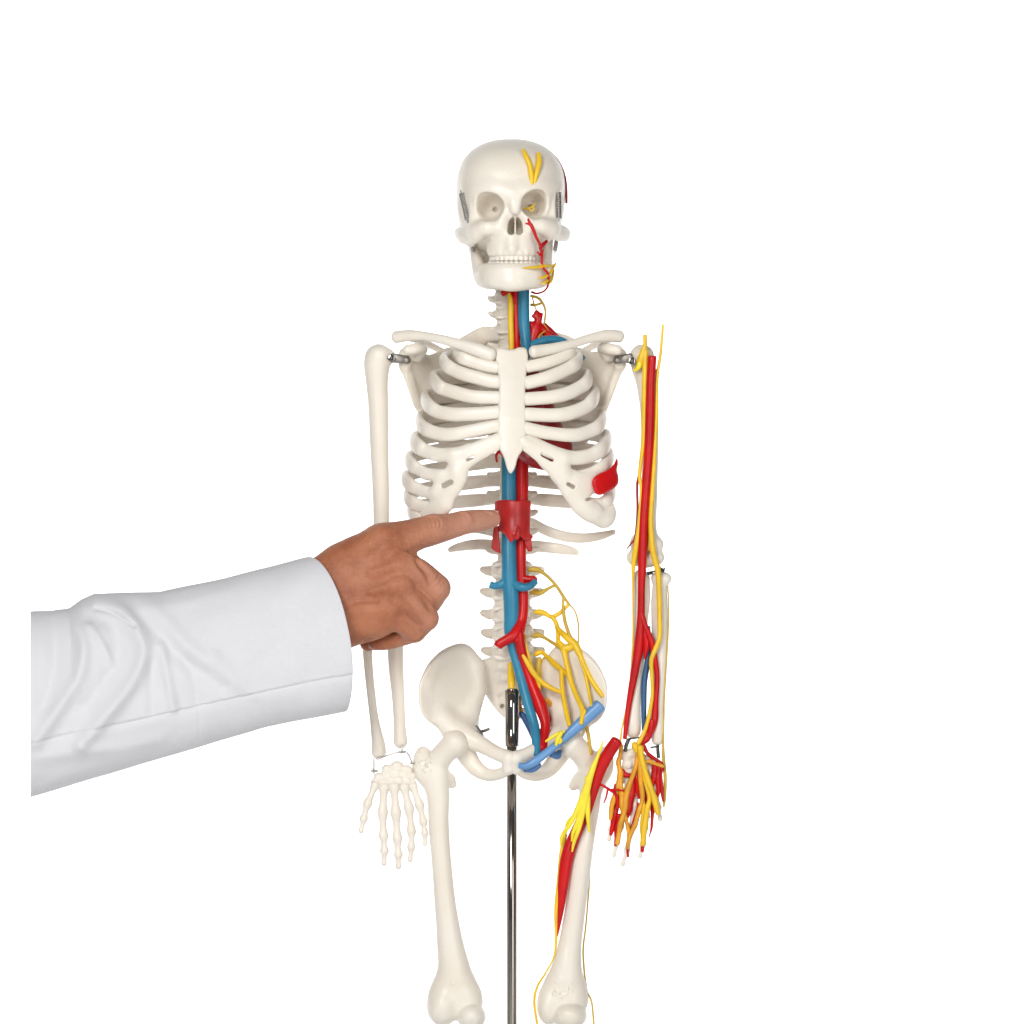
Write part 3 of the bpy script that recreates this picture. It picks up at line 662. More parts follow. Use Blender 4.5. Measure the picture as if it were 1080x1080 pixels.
for sx in (506, 576):
    m_ = 1 if sx < 540 else -1
    part('hip_bolt', merge(sweep([(sx - m_ * 3, 772, -6, 1.7), (sx + m_ * 4, 771, 2, 1.7), (sx + m_ * 9.5, 769, 6, 1.6)], n=12), sweep([(sx - m_ * 3.5, 766, 3, 2.2), (sx, 772, 4, 3.2), (sx + m_ * 4, 779, 3, 2.2)], n=14, flat=.5, hint=lambda p: (1, 0, .6))), BRACKET)
part('stand_rod', merge(sweep([(540, 728, -6, 7.4), (540, 787, -6, 7.4)], n=48, res=3, cap=.06, sharp=True), sweep([(539.8, 786, -6, 5.4), (539.8, 1530, -6, 5.0)], n=48, res=4, cap=.1, sharp=True), sweep([(540, 726.5, -6, 5.8), (540, 729, -6, 6)], n=48, res=2, cap=.1, sharp=True)), CHROME)

# ================================================================== vessels and nerves
# neck
part('vein', merge(tube((552.5, 303, -5, 6.3), (552.3, 320, -4, 6.3), (552.6, 340, -4, 6.2), (554, 355, -2, 5.8), (555, 368, 2, 5), (552, 380, 6, 6)),
     tube((560, 364, -2, 4), (570, 360, -4, 4.2), (582, 358, -8, 4.4), (594, 360, -12, 3.8), (603, 369, -14, 3.6), (615, 378, -14, 3))), BLUE)
part('artery', merge(tube((544, 303, -8, 3.6), (544.5, 330, -7, 3.6), (545, 355, -5, 3.4), (546, 372, 0, 3.4)), tube((530, 309.5, -8, 3), (537, 307, -8, 2.6), (544, 306, -8, 3)), tube((536, 305, -6, 2), (541, 314, -5, 2.2), (543, 320, -6, 2.4))), RED)
part('nerve', tube((536.5, 310, -4, 2.0), (538.3, 318, -3, 2.8), (538.5, 335, -3, 3.0), (539, 352, -3, 3.2), (539.5, 370, -2, 3.0)), YEL)
part('nerve', tube((541.5, 315, -6, 1.6), (542.5, 335, -6, 1.7), (543.2, 352, -5, 1.8), (544, 370, -3, 1.8)), ORA)
def redneck():
    K = Field((553, 322, -35), (602, 378, 12), .8)
    for c in ([(566, 330, -10, 3), (567, 338, -10, 3.4), (565, 348, -10, 6), (561, 360, -9, 6)], [(562.5, 333.5, -9, 2), (566, 334, -10, 2.6)], [(571, 331.5, -10, 2), (568, 336, -10, 2.6)], [(570, 335.5, -9, 1.8), (568, 340, -10, 2.5)],
              [(560, 342, -10, 3.5), (562, 352, -9, 4)], [(568, 343, -12, 4), (577, 352, -13, 4.5), (586, 357, -14, 3)], [(574.5, 342, -16, 2), (581, 349, -17, 2.8), (588, 356, -17, 2.6), (597, 364, -18, 2.5)]):
        K.chain(c, k=2.5)
    return K.mesh(1)
part('artery', redneck(), RED)
part('nerve', merge(tube((573, 341, -12, .7), (577, 347, -11, .8), (582, 355, -10, .8)), tube((566, 362, -3, .8), (569, 354, -4, .9), (575, 349, -7, .8)), tube((570, 358, -4, 1), (575, 355, -6, 1), (582, 355, -8, .8))), ORA)
part('nerve', merge(tube((560, 312, -14, 1.5), (568, 314.5, -13, 1.6), (573.5, 322, -12, 1.3), (575.3, 330, -12, 1.1), (574, 341, -12, 1.1)), tube((560, 321.5, -14, 1.6), (565, 321.5, -13, 1.4), (570.5, 320, -12, 1.3)), tube((561.5, 313, -12, .8), (563, 320, -11, .8), (566, 328, -10, .8))), OCH)
# trunk
part('vein', merge(tube((537, 468, -18, 8.3), (537, 500, -18, 8.3), (537, 530, -16, 8.2), (536.8, 560, -14, 8), (537, 590, -10, 8.2), (537.5, 612, -9, 8.6), (539, 630, -8, 8.6), (539.5, 650, -8, 8.2), (538.5, 665, -9, 7.2), (540, 682, -8, 5), (546, 702, -6, 5.2), (551.5, 722, -3, 5.4), (557.5, 745, 3, 5.5), (563.5, 765, 10, 5.2), (565.5, 780, 18, 5.0), (566.5, 796, 26, 4.6)),
     tube((538, 610, -9, 6), (529, 616, -8, 4.6), (522, 618, -9, 3.8), (517, 616.5, -9, 3.8), cap=.2), tube((536, 612, -8, 5), (545, 617.5, -3, 4.8), (552, 619.5, 0, 4.6), (559, 618, 0, 3.8), (564.5, 613.5, -4, 3.6), cap=.2)), BLUE)
part('artery', merge(tube((551, 470, -16, 6.6), (551, 520, -15, 6.4), (550, 560, -14, 5.6), (549.5, 585, -12, 5.4), (550, 610, -11, 5.4), (552, 630, -10, 5.4), (551, 650, -8, 5.6), (547, 668, -4, 6), (545, 676, -2, 5)),
     tube((551, 655, -7, 5.4), (543, 669, -1, 6), (534, 675, 1, 5.2), (527, 679, 1, 5.2), (525, 681.5, 1, 5.0), cap=.25), tube((551, 610, -10, 4.2), (559, 611, -8, 3.8), (563.5, 611, -8, 3.4), (563, 617, -10, 2)),
     tube((547, 668, -3, 6), (549, 682, -3, 5.6), (553, 698, -4, 5), (559, 716, -3, 5.4), (565.5, 733, 0, 6.4), (570.5, 746, 3, 7.2), (575, 762, 8, 5.4), (574.5, 776, 14, 5.2), (572, 790, 22, 4.8)),
     tube((568, 742, 0, 3.5), (576, 752, -6, 3.2), (581, 766, -10, 2.6))), RED)
part('vein', tube((549, 752, -16, 3), (554, 758, -14, 4), (559, 768, -8, 3.6), (563, 778, 0, 3)), mat('navy_vein_plastic', (.03, .09, .25), .4))
def build_collar():
    K = Field((510, 520, -42), (572, 592, 22), .8)
    K.plate([(525, 527.5), (534, 527), (543, 528), (552, 527), (560, 528), (559.5, 545), (559, 560), (560, 568), (553, 570), (547, 564), (543, 567), (540, 572.5), (537.5, 571), (532, 563), (526.5, 560), (525.5, 545)],
            lambda x, y: 5 - ((x - 542.5) / 17.5) ** 2 * 14 + np.sin(y * .25) * .4, 5, k=0, rnd=1.3, smooth=False)
    K.plate([(521, 553), (525.5, 555), (528, 584), (522.5, 582), (518, 578.5)], lambda x, y: -9 + 0 * x, 5, k=1.5, rnd=1.5, smooth=False)
    K.plate([(553, 566), (560, 563), (562.5, 566), (560.5, 569), (561.5, 581.5), (557, 582), (553, 574)], lambda x, y: -7 + 0 * x, 5, k=1.5, rnd=1.5, smooth=False)
    K.chain([(546, 557, 8, 1), (546.5, 562, 9, 2), (545, 567, 8, 2.4), (543, 565.5, 8, 1.6)], k=2)
    K.chain([(523.5, 530, -8, 1.5), (523.5, 537, -8, 1.8)], k=2)
    return K.mesh(1)
part('diaphragm', build_collar(), mat('crimson_plastic', (.46, .012, .012), .4, bump=.2, bscale=120, var=.3, vscale=50))
part('artery', tube((524, 487, 6, 1.2), (523.5, 480, 8, 1.5), (527, 476.5, 10, 1.6), (531, 481, 8, 1.5)), RED)
# groin vein
part('vein', tube((547.5, 807.3, 40, 3.3), (555, 808, 42, 4.0), (565, 802.5, 42, 4.6), (582, 789.5, 38, 4.2), (597, 777, 33, 5), (615, 760.5, 30, 6.3), (630, 746.5, 28, 7), (633.5, 743, 28, 6.8), cap=.15, flat=.8), LBLUE)
part('vein', merge(tube((553, 812, 34, 2.5), (562, 811, 36, 3.8), (568, 806, 36, 4)), tube((582, 795, 28, 4), (588, 797, 24, 4), (590, 793, 20, 3))), mat('slate_blue_plastic', (.07, .17, .38), .4))
# lumbar nerves
def nv(*a, m=YEL, **k): return part('nerve', merge(*[tube(*[(x, y, d, r_ * 1.18) for x, y, d, r_ in t], **k) for t in a]), m)
q = lambda pts, d, r: [(x, y, (d if np.isscalar(d) else d[i]), (r if np.isscalar(r) else r[i])) for i, (x, y) in enumerate(pts)]
nv(q([(557, 601), (562, 600.5), (568.5, 601.5), (574.5, 605.5), (580.7, 611), (588, 619.5), (594, 629), (600, 637)], -20, [1.5, 2.5, 2.1, 1.6, 1.5, 1.5, 1.5, 1.2]), q([(600, 637), (606, 644), (609.5, 655), (610.3, 668), (610, 678)], [-20, -18, -14, -8, -4], .75), m=OCH)
nv(q([(559, 625.5), (565, 624.5), (570.5, 625), (578.7, 620.5), (584, 618), (587.5, 619)], -21, [1.2, 2.7, 2.3, 1.5, 1.4, 1.2]), m=OCH)
nv(q([(594, 629), (594, 641), (596, 656), (601, 670.5), (605, 678)], [-20, -18, -14, -8, -4], [.9, 1.5, 1.7, 1.7, 2]), m=OCH)
nv(q([(564, 646), (568, 645.5), (573.6, 646.5), (578, 649), (583, 650.5), (591, 646), (600, 637.5)], -21, [1.5, 2.7, 2.5, 2, 2, 2, 1.5]), q([(582, 650), (586, 656), (588, 663), (588.5, 670), (589, 678)], [-20, -17, -14, -10, -4], [2, 2, 2.2, 1.9, 2.2]), m=YEL)
nv(q([(588, 662), (592, 667), (597, 671.5), (606, 679.6), (611.5, 690), (616, 701), (622, 714), (629, 725), (635.5, 734)], [-13, -8, -2, 2, 6, 10, 14, 18, 22], [1.8, 2.6, 3, 3.8, 3, 2.5, 2.4, 2.5, 2.2]), m=YEL)
nv(q([(561, 671), (566, 670), (570.5, 670.5), (575, 673), (580.7, 676.6), (588, 681), (594, 685)], [-22, -22, -22, -19, -14, -8, -4], [1.2, 2.6, 2.1, 1.5, 1.5, 1.8, 2.2]), m=OCH)
nv(q([(588.5, 676), (594, 683.7), (597, 697), (600, 710), (602.6, 720), (608, 734), (614.5, 749), (613, 763)], [-4, 0, 4, 8, 12, 20, 30, 37], [2.2, 3, 2.4, 2.7, 2.4, 2.3, 2.4, 1.9]), q([(612.5, 757), (616, 752), (616.5, 749)], 34, [.8, 1.6, 1.6]), m=YEL)
nv(q([(563, 691.5), (567, 689), (571.6, 688), (577, 692.5), (584, 699.5), (593, 707), (601, 712.5)], [-26, -25, -24, -18, -10, 0, 8], [1.2, 2.5, 2, 2, 2.8, 2.4, 2.2]), m=YEL)
nv(q([(606, 680), (600, 683), (594, 684)], 2, [2.6, 3.4, 2.6]), m=YEL)
nv(q([(592, 706), (592.5, 720), (594, 734), (597, 750), (600.5, 765)], [0, 6, 12, 20, 30], [2.2, 2.1, 2.2, 2.3, 2.1]), m=YEL)
nv(q([(609, 685), (613, 698), (617.5, 713), (621, 730), (624, 745)], [4, 10, 16, 22, 30], [1.8, 1.7, 1.5, 1.5, 1.3]), m=YEL)
nv(q([(617, 762), (619.5, 770), (621.5, 782), (623, 795)], [20, 16, 14, 14], [1.7, 1.7, 1.7, 1.6]), m=OCH)
nv(q([(551.5, 691), (557, 700), (562.6, 709.5), (569, 717), (575, 722), (584, 727), (593, 730.5)], [4, 4, 4, 2, 2, 6, 10], [1.4, 2.4, 2.6, 2.4, 2.5, 2, 1.9]), q([(566, 714), (568.5, 722), (568.5, 732)], [2, 0, -4], [2.2, 1.8, 1.3]), m=YEL)
nv(q([(569, 694), (567.5, 705), (566.5, 716), (569, 728)], -24, [2, 3.4, 3, 2]), q([(574, 694), (571.5, 705), (569, 716)], -25, [1.6, 2, 2]), m=OCH)
nv(q([(553.5, 670), (553.8, 678), (556, 688), (559, 698), (562, 708)], [-10, -6, -5, -6, -8], [1.2, 1.6, 1.8, 1.8, 1.5]), m=YEL)
nv(q([(538, 700), (538.6, 710), (539.3, 720), (540, 729)], [-20, -18, -12, -8], [2.2, 3, 3.4, 2.6]), m=YEL)
nv(q([(550, 733), (547, 741), (549.5, 750)], -16, [1.5, 2.2, 2]), m=ORA)
nv(q([(575, 738), (580, 742), (584, 750), (585.5, 760)], [-12, -14, -16, -18], [2.6, 2.5, 2.8, 2]), m=ORA)
nv(q([(575.5, 782), (582, 777.5), (588, 774), (595, 771.5)], 38, [.9, 1.6, 1.8, 1.4]), q([(586.5, 786), (588.5, 779), (592.5, 772.5)], 40, [1.2, 2.4, 1.8]), q([(589, 777), (592, 781), (590, 784)], 40, [1.2, 1.4, 1]), m=BYEL)
# thigh
part('artery', merge(sweep([(650.5, 781.5, 24, 6.6), (642, 794, 22, 6.8), (633, 811, 20, 6.8), (625, 833, 18, 6.6), (617, 858, 16, 6.3), (606, 882, 14, 6.6), (598, 905, 14, 6.9), (593.5, 935, 14, 6), (591, 960, 13, 3.9), (588.8, 980, 12, 1.6), (588, 987, 12, .5)], n=18, res=8, cap=.45, flat=.9),
     tube((628, 826, 18, 2), (634, 827.6, 20, 1.5), (643, 833, 18, 1.6), (650, 838.7, 14, 1.8), (651.5, 852, 12, 1.8)), tube((641, 832, 18, 1.2), (639.5, 840, 18, 1.1), (636.8, 847, 18, .8)), tube((643, 833, 18, 1.3), (650, 833, 16, 1.2), (658, 834, 14, .9)), tube((647, 834, 16, .9), (648.5, 827, 16, .7))), RED)
nv(q([(596, 880), (592.5, 900), (589.5, 930), (586.5, 960), (586.5, 992), (584, 1010), (575, 1027), (567, 1040), (563.5, 1056), (566.5, 1080)], [10, 12, 14, 14, 10, 8, 10, 8, 6, 4], [2, 2.4, 2.2, 1.9, 1.3, .9, .9, 1.1, 1.2, 1.1]), m=YEL)
nv(q([(622, 900), (621.5, 930), (618, 975), (615, 1005), (618.5, 1042), (624, 1057), (626.5, 1082)], [-6, -8, -8, -8, -6, -4, -2], [.7, .8, .8, .9, .9, .9, .9]), m=OCH)
def bundle():
    out = []
    for e, b, r in (((591, 891), 0, 2.2), ((597, 878), 1.2, 2.6), ((603, 887), 2.4, 2.3), ((603.5, 898), 4, 2.0), ((610, 868), 4.6, 2.4)):
        out.append(tube((636, 782, 26, .9), (631.5, 795, 27, 1.7), (624, 812 + b, 28, 2.6), (617 + b * .6, 833, 28, 3.1), ((e[0] + 617) / 2 + b * .5, (e[1] + 838) / 2, 27, r + .5), (e[0] + 2, e[1] - 10, 24, r * .9), (e[0], e[1], 23, r * .45), flat=.8))
    out.append(tube((619, 820, 28, 2.5), (620, 838, 27, 2.6), (620, 858, 26, 2.6), (621.5, 877.5, 24, 1.3), flat=.8))
    return merge(*out)
part('nerve', bundle(), BYEL)
# arm
part('artery', merge(tube((688, 376, 10, 4.6), (686.5, 400, 9, 4.8), (685.5, 440, 8, 5), (684, 480, 7, 5), (681, 520, 6, 5), (678.5, 555, 6, 4.8), (677.5, 590, 6, 4.8), (676.5, 620, 6, 4), (676, 650, 5, 4.2), (674, 680, 4, 5.2), (669.5, 708, 4, 4.6), (664, 738, 4, 3.4), (661, 760, 5, 2.8), (659, 779, 6, 2.3), cap=.3),
     tube((676, 645, 6, 3), (681, 661, 8, 3), (687, 676, 8, 3.1), (691, 697, 7, 3.0), (693, 715, 6, 2.8), (691.5, 740, 6, 3.2), (690.5, 757, 6, 4), (687, 769, 6, 4.4), (681, 778, 6, 4.2), (677, 785, 6, 2.8)), tube((679, 660, 4, 3), (682, 678, 4, 4), (680, 695, 4, 1))), RED)
part('artery', tube((674, 500, 2, 1.5), (672, 512, 1, 1.4), (672.3, 535, 1, 1.3), (671.5, 552, 2, 1.3), (669.5, 567, 2, 1.1), (665, 574, 2, 1), (661.5, 578.5, 2, .7)), DRED)
part('nerve', merge(tube((680.3, 354, 2, 2.2), (680.2, 364, 4, 2.4), (678, 372, 4, 3.6), (676, 380, 3, 4.6), (673, 387, 2, 2.6), (668, 391.5, 0, 1)), tube((681, 370, 5, 2.9), (680.2, 395, 6, 3.1), (679.3, 430, 6, 3.0), (678.5, 465, 6, 2.7), (675.5, 490, 6, 2.1), (674.5, 503, 6, 2), (676.5, 516, 6, 2), (675, 540, 6, 2), (673, 562, 6, 2.4), (670, 582, 5, 3.2), (668, 597, 4, 2.4), (667.5, 615, 3, 1.2), (667.5, 670, 3, .9), (665.5, 710, 3, .9), (661.5, 742, 3, 1.1), (656, 768, 4, 1.0), (654.5, 781, 6, 1.2))), YEL)
part('nerve', tube((676.5, 372, 3, 2.6), (674, 386, 4, 3), (669, 391, 3, 1)), BYEL)
part('nerve', merge(tube((699.3, 342.5, 3, 1.2), (698, 358, 3, 1.5), (696.5, 375, 4, 1.6), (693, 400, 5, 1.8), (692.5, 440, 6, 2.1), (690.5, 480, 7, 2.2), (688, 520, 7, 2.4), (686.5, 550, 7, 2.8), (688.5, 580, 6, 3.3), (693.5, 600, 5, 3.3), (695, 620, 5, 2.9), (695.7, 650, 5, 2.8), (695.5, 672, 7, 2.7), (691, 685, 10, 2.6), (687, 696, 10, 2.5), (687.5, 712, 9, 2.1), (688, 732, 9, 2.0), (685, 752, 9, 2.1), (681, 768, 9, 2.2), (676, 779, 10, 2.4), (672, 786, 10, 3))), YEL)
part('nerve', tube((704.5, 618, -2, .7), (705.3, 650, -2, .9), (703.5, 690, -1, .9), (701, 720, 0, 1.0), (700.3, 755, 1, .9), (699.5, 785, 2, 1.4), (700, 802, 3, 1.9), (701.6, 820, 4, 1.9), (701, 840, 4, 1.8), (700, 851, 4, 1.2)), OCH)
part('nerve', tube((693, 390, 0, 1.6), (690.5, 440, 0, 2.4), (689, 480, 0, 2.4), (687, 520, 0, 2.4), (684.5, 556, 0, 2.6), (685, 580, 2, 2.2)), ORA)
part('vein', tube((684.5, 661, -2, 1.6), (684, 680, -1, 3), (682.5, 700, 0, 3.3), (679.5, 720, 0, 3.3), (679, 750, 1, 3.0), (679.5, 770, 1, 2.6)), mat('deep_blue_plastic', (.03, .10, .22), .4))
# palm vessels
P1 = [([(688, 760), (684, 777), (678, 784), (681, 791), (688, 799), (697.8, 806), (699, 812)], [3, 3, 2.2, 1.9, 1.8, 2, 1.5], 8), ([(691, 806), (690, 818), (687.5, 830), (691, 841)], [3, 3.2, 2.2, 1], 10), ([(695, 808), (694, 820), (694.5, 832), (692.5, 843)], [2.4, 2.6, 2.2, .8], 10), ([(698.5, 808), (697, 820), (698, 832), (699.5, 845)], [1.5, 1.6, 1.5, 1], 9),
      ([(656, 812), (659, 817), (665, 818), (672, 813)], [2, 2.5, 2.2, 1.8], 8), ([(672, 812), (672, 822), (673, 832), (674, 842)], [2.6, 3, 2.4, 1.4], 8), ([(667, 824), (665.5, 838), (662.6, 852), (662, 862)], [3, 4.2, 4.2, 1.5], 7)]
part('artery', merge(*[sweep(q(p, d, [w_ * 1.15 for w_ in r]), n=12, wob=.3) for p, r, d in P1]), RED)
P2 = [([(652, 835), (650, 850), (647, 866), (644, 880)], [2.5, 2.8, 2.6, 1.4], 5), ([(674, 848), (671, 862), (666, 875), (662, 895), (662.3, 903.5)], [2, 1.9, 2, 1.7, .9], 5), ([(653, 860), (651, 875), (649, 892)], [2.5, 2.4, 1.2], 5), ([(683, 840), (681, 860), (678.5, 880), (677.3, 897.5)], [2, 2, 1.8, 1.6], 5), ([(687.5, 843), (688.5, 856), (687, 872), (684.5, 884)], [2.4, 1.8, 1.1, .4], 5),
      ([(676, 815), (680, 832), (683, 848), (684, 862)], [2, 2.2, 2.2, 1.2], 5)]
part('artery', merge(*[sweep(q(p, d, [w_ * 1.25 for w_ in r]), n=12, wob=.3) for p, r, d in P2]), RED)
for p, r, d, m in (([(656, 786), (654, 795), (652.5, 804), (654, 815), (652.5, 828), (649, 838), (645.5, 850), (643.5, 864)], [1.6, 1.8, 2.2, 2.6, 3, 2.6, 2.4, 1.6], 10, ORA),
     ([(673, 788), (672.5, 798), (670, 811), (664.5, 825), (660.5, 840), (658, 857), (654, 873), (651, 890)], [2.4, 2.2, 2.0, 2.3, 2.8, 2.5, 2.4, 1.8], 12, ORA),
     ([(654, 817), (655, 832), (656, 846), (657.5, 857), (661, 867), (663, 878), (661.8, 895)], [2, 2.4, 2.6, 2.2, 1.8, 1.8, 1.6], 11, ORA),
     ([(675, 790), (674.8, 803), (675.5, 820), (677.3, 840), (674.5, 855), (670, 869), (664.5, 882), (661.8, 894)], [2.4, 2.4, 2.2, 2.1, 2.1, 2.1, 2.0, 1.2], 13, ORA),
     ([(675, 788), (677.5, 802), (681, 816), (687, 832), (692, 850), (694.3, 858)], [2.8, 2.6, 2.5, 2.6, 2.8, 2], 15, YEL),
     ([(678, 806), (681, 826), (685, 842), (682, 856), (679.5, 874), (678, 891)], [1.8, 1.9, 2, 2.7, 3, 2.4], 13, YEL),
     ([(676, 830), (678.5, 848), (677, 866), (677, 886)], [1.4, 1.6, 1.6, 1.2], 12, YEL),
     ([(679, 803), (686, 803.5), (693, 806), (699, 808.5)], [1.5, 1.9, 1.7, 1.6], 12, ORA),
     ([(668, 784), (671, 788), (674, 794)], [2, 3.6, 3], 11, YEL)):
    part('nerve', sweep(q(p, d, [w_ * 1.22 for w_ in r]), n=12, wob=.25), m)

#@@MARK person
# ================================================================== THE POINTING PERSON
def build_hand():
    K = Field((300, 525, 5), (532, 708, 135), 1.0)
    # wrist and back of the hand
    K.chain([(250, 672, 92, 44), (300, 652, 90, 48), (340, 640, 86, 49)], k=6, sc=(1, 1, 1.45))
    K.chain([(340, 640, 86, 49), (365, 630, 84, 50), (385, 622, 82, 50)], k=8, sc=(1, 1, 1.6))
    K.chain([(362, 597, 84, 24), (385, 585, 84, 23), (405, 577, 84, 22)], k=12, sc=(1, 1, 1.1))
    K.chain([(360, 612, 88, 24), (392, 600, 92, 23), (424, 594, 92, 19)], k=12, sc=(1, 1, 1.15))
    K.chain([(360, 632, 88, 25), (395, 624, 92, 24), (425, 616, 92, 20)], k=12, sc=(1, 1, 1.1))
    K.chain([(365, 650, 84, 25), (392, 648, 86, 24), (410, 641, 88, 20)], k=12, sc=(1, 1, 1.1))
    # pointing finger
    K.chain([(402, 573, 84, 21), (425, 568, 80, 19), (441, 563, 75, 17), (457, 558.8, 67, 16.2), (473, 555.5, 58, 14), (489, 551.3, 46, 12.8), (505, 549, 33, 11.8), (518.5, 547.4, 20, 9.4)], k=7, smooth=True)
    K.ell((458, 556, 71), (11, 12.5, 11), k=6); K.ell((490, 549.5, 52), (8, 9.5, 8), k=5)
    K.ell((404, 571, 96), (17, 14, 11), k=8)
    # middle finger, bent back on itself
    K.chain([(424, 597, 94, 18), (442, 606, 95, 16), (460, 620, 90, 15)], k=4)
    K.chain([(460, 621, 88, 14.5), (452, 636, 70, 13), (440, 650, 56, 11.5), (424, 654, 50, 10)], k=3)
    # ring finger
    K.chain([(420, 622, 95, 18), (436, 636, 97, 15.5), (449, 652, 92, 13.5)], k=4)
    K.chain([(449, 652, 90, 13.2), (440, 662, 74, 12), (424, 668, 60, 11), (408, 666, 54, 9.5)], k=3)
    # little finger
    K.chain([(408, 644, 90, 17), (424, 655, 90, 13.5), (437, 666, 82, 12)], k=4)
    K.chain([(437, 666, 80, 11.5), (424, 671, 68, 10.5), (408, 676, 62, 9.5), (396, 678, 60, 8)], k=2)
    # thumb, folded across behind the palm, tip showing below
    K.chain([(365, 600, 66, 17), (392, 606, 44, 15), (408, 632, 34, 13), (405, 655, 38, 12), (394, 674, 46, 10), (388, 678.5, 50, 8.5)], k=4)
    # fold between the little finger and the heel of the hand
    K.chain([(414, 664, 112, 3), (421, 659, 116, 1.6), (426, 650, 114, 1.1), (425, 643, 113, .6)], k=4, sub=True)
    K.chain([(416, 664, 112, 2.5), (400, 671, 104, 2.2), (386, 677, 92, 2.4)], k=4, sub=True)
    K.chain([(433, 661, 108, 1.0), (434, 650, 112, .7), (428, 640, 114, .5)], k=3, sub=True)
    # grooves between the fingers
    K.chain([(436, 590, 106, 2.0), (452, 607, 108, 2.6), (457, 630, 108, 3), (455, 640, 104, 3)], k=6, sub=True)
    K.chain([(428, 606, 114, 2.0), (443, 620, 114, 2.5), (453, 637, 108, 3.0)], k=6, sub=True)
    K.chain([(422, 634, 114, 1.6), (433, 648, 112, 2.6), (441, 661, 104, 3.0)], k=6, sub=True)
    K.chain([(428, 585, 104, 2.5), (440, 583, 96, 3.5)], k=8, sub=True)
    # tendons, knuckles and veins on the back
    for a in ([(392, 588, 108, 1.2), (406, 578, 106, 3)], [(392, 604, 113.5, 1.2), (420, 596, 111, 3)], [(392, 624, 115.5, 1.2), (420, 617, 113, 3)], [(390, 645, 110, 1.2), (408, 640, 108, 2.5)]):
        K.chain(a, k=10)
    for c in ((424, 593, 106), (423, 617, 110), (410, 640, 104)): K.ell(c, (11, 9, 6), k=9)
    K.chain([(360, 640, 115.2, .8), (380, 634, 116.2, .9), (398, 634, 115, .8)], k=5)
    # knuckle creases
    for dx in (-4.5, -1, 2.5, 6):
        K.chain([(455 + dx, 546, 77.7, .4), (457 + dx * 1.3, 551, 83.9 - dx * .6, .4), (457.5 + dx, 556, 85 - dx * .6, .3)], k=2.6, sub=True)
    for dx in (-2.5, .5, 3): K.chain([(488 + dx, 541.5, 56, .4), (490 + dx, 545, 60.5 - dx * .5, .4), (491 + dx, 549, 61.8 - dx * .5, .3)], k=1.8, sub=True)
    for dx in (-3, 1, 5): K.chain([(466 + dx * .7, 609 + dx, 100, .5), (461 + dx * .7, 616 + dx, 105, .6), (455 + dx, 622 + dx, 106, .5)], k=2.0, sub=True)
    return K.mesh(1)
person = tag(obj('person', build_hand(), SKIN), 'hand with one finger pointing at the skeleton, arm in a white coat sleeve', 'person')
part('fingernail', sweep([(507, 541.3, 40.5, 2.4), (511.5, 541.1, 37.2, 3.2), (517, 541.5, 32.3, 3.2), (520.5, 542.4, 28.9, 2.2)], flat=.22, n=14, res=5, hint=lambda p: (.35, -.62, .7), cap=.3), NAIL, person)

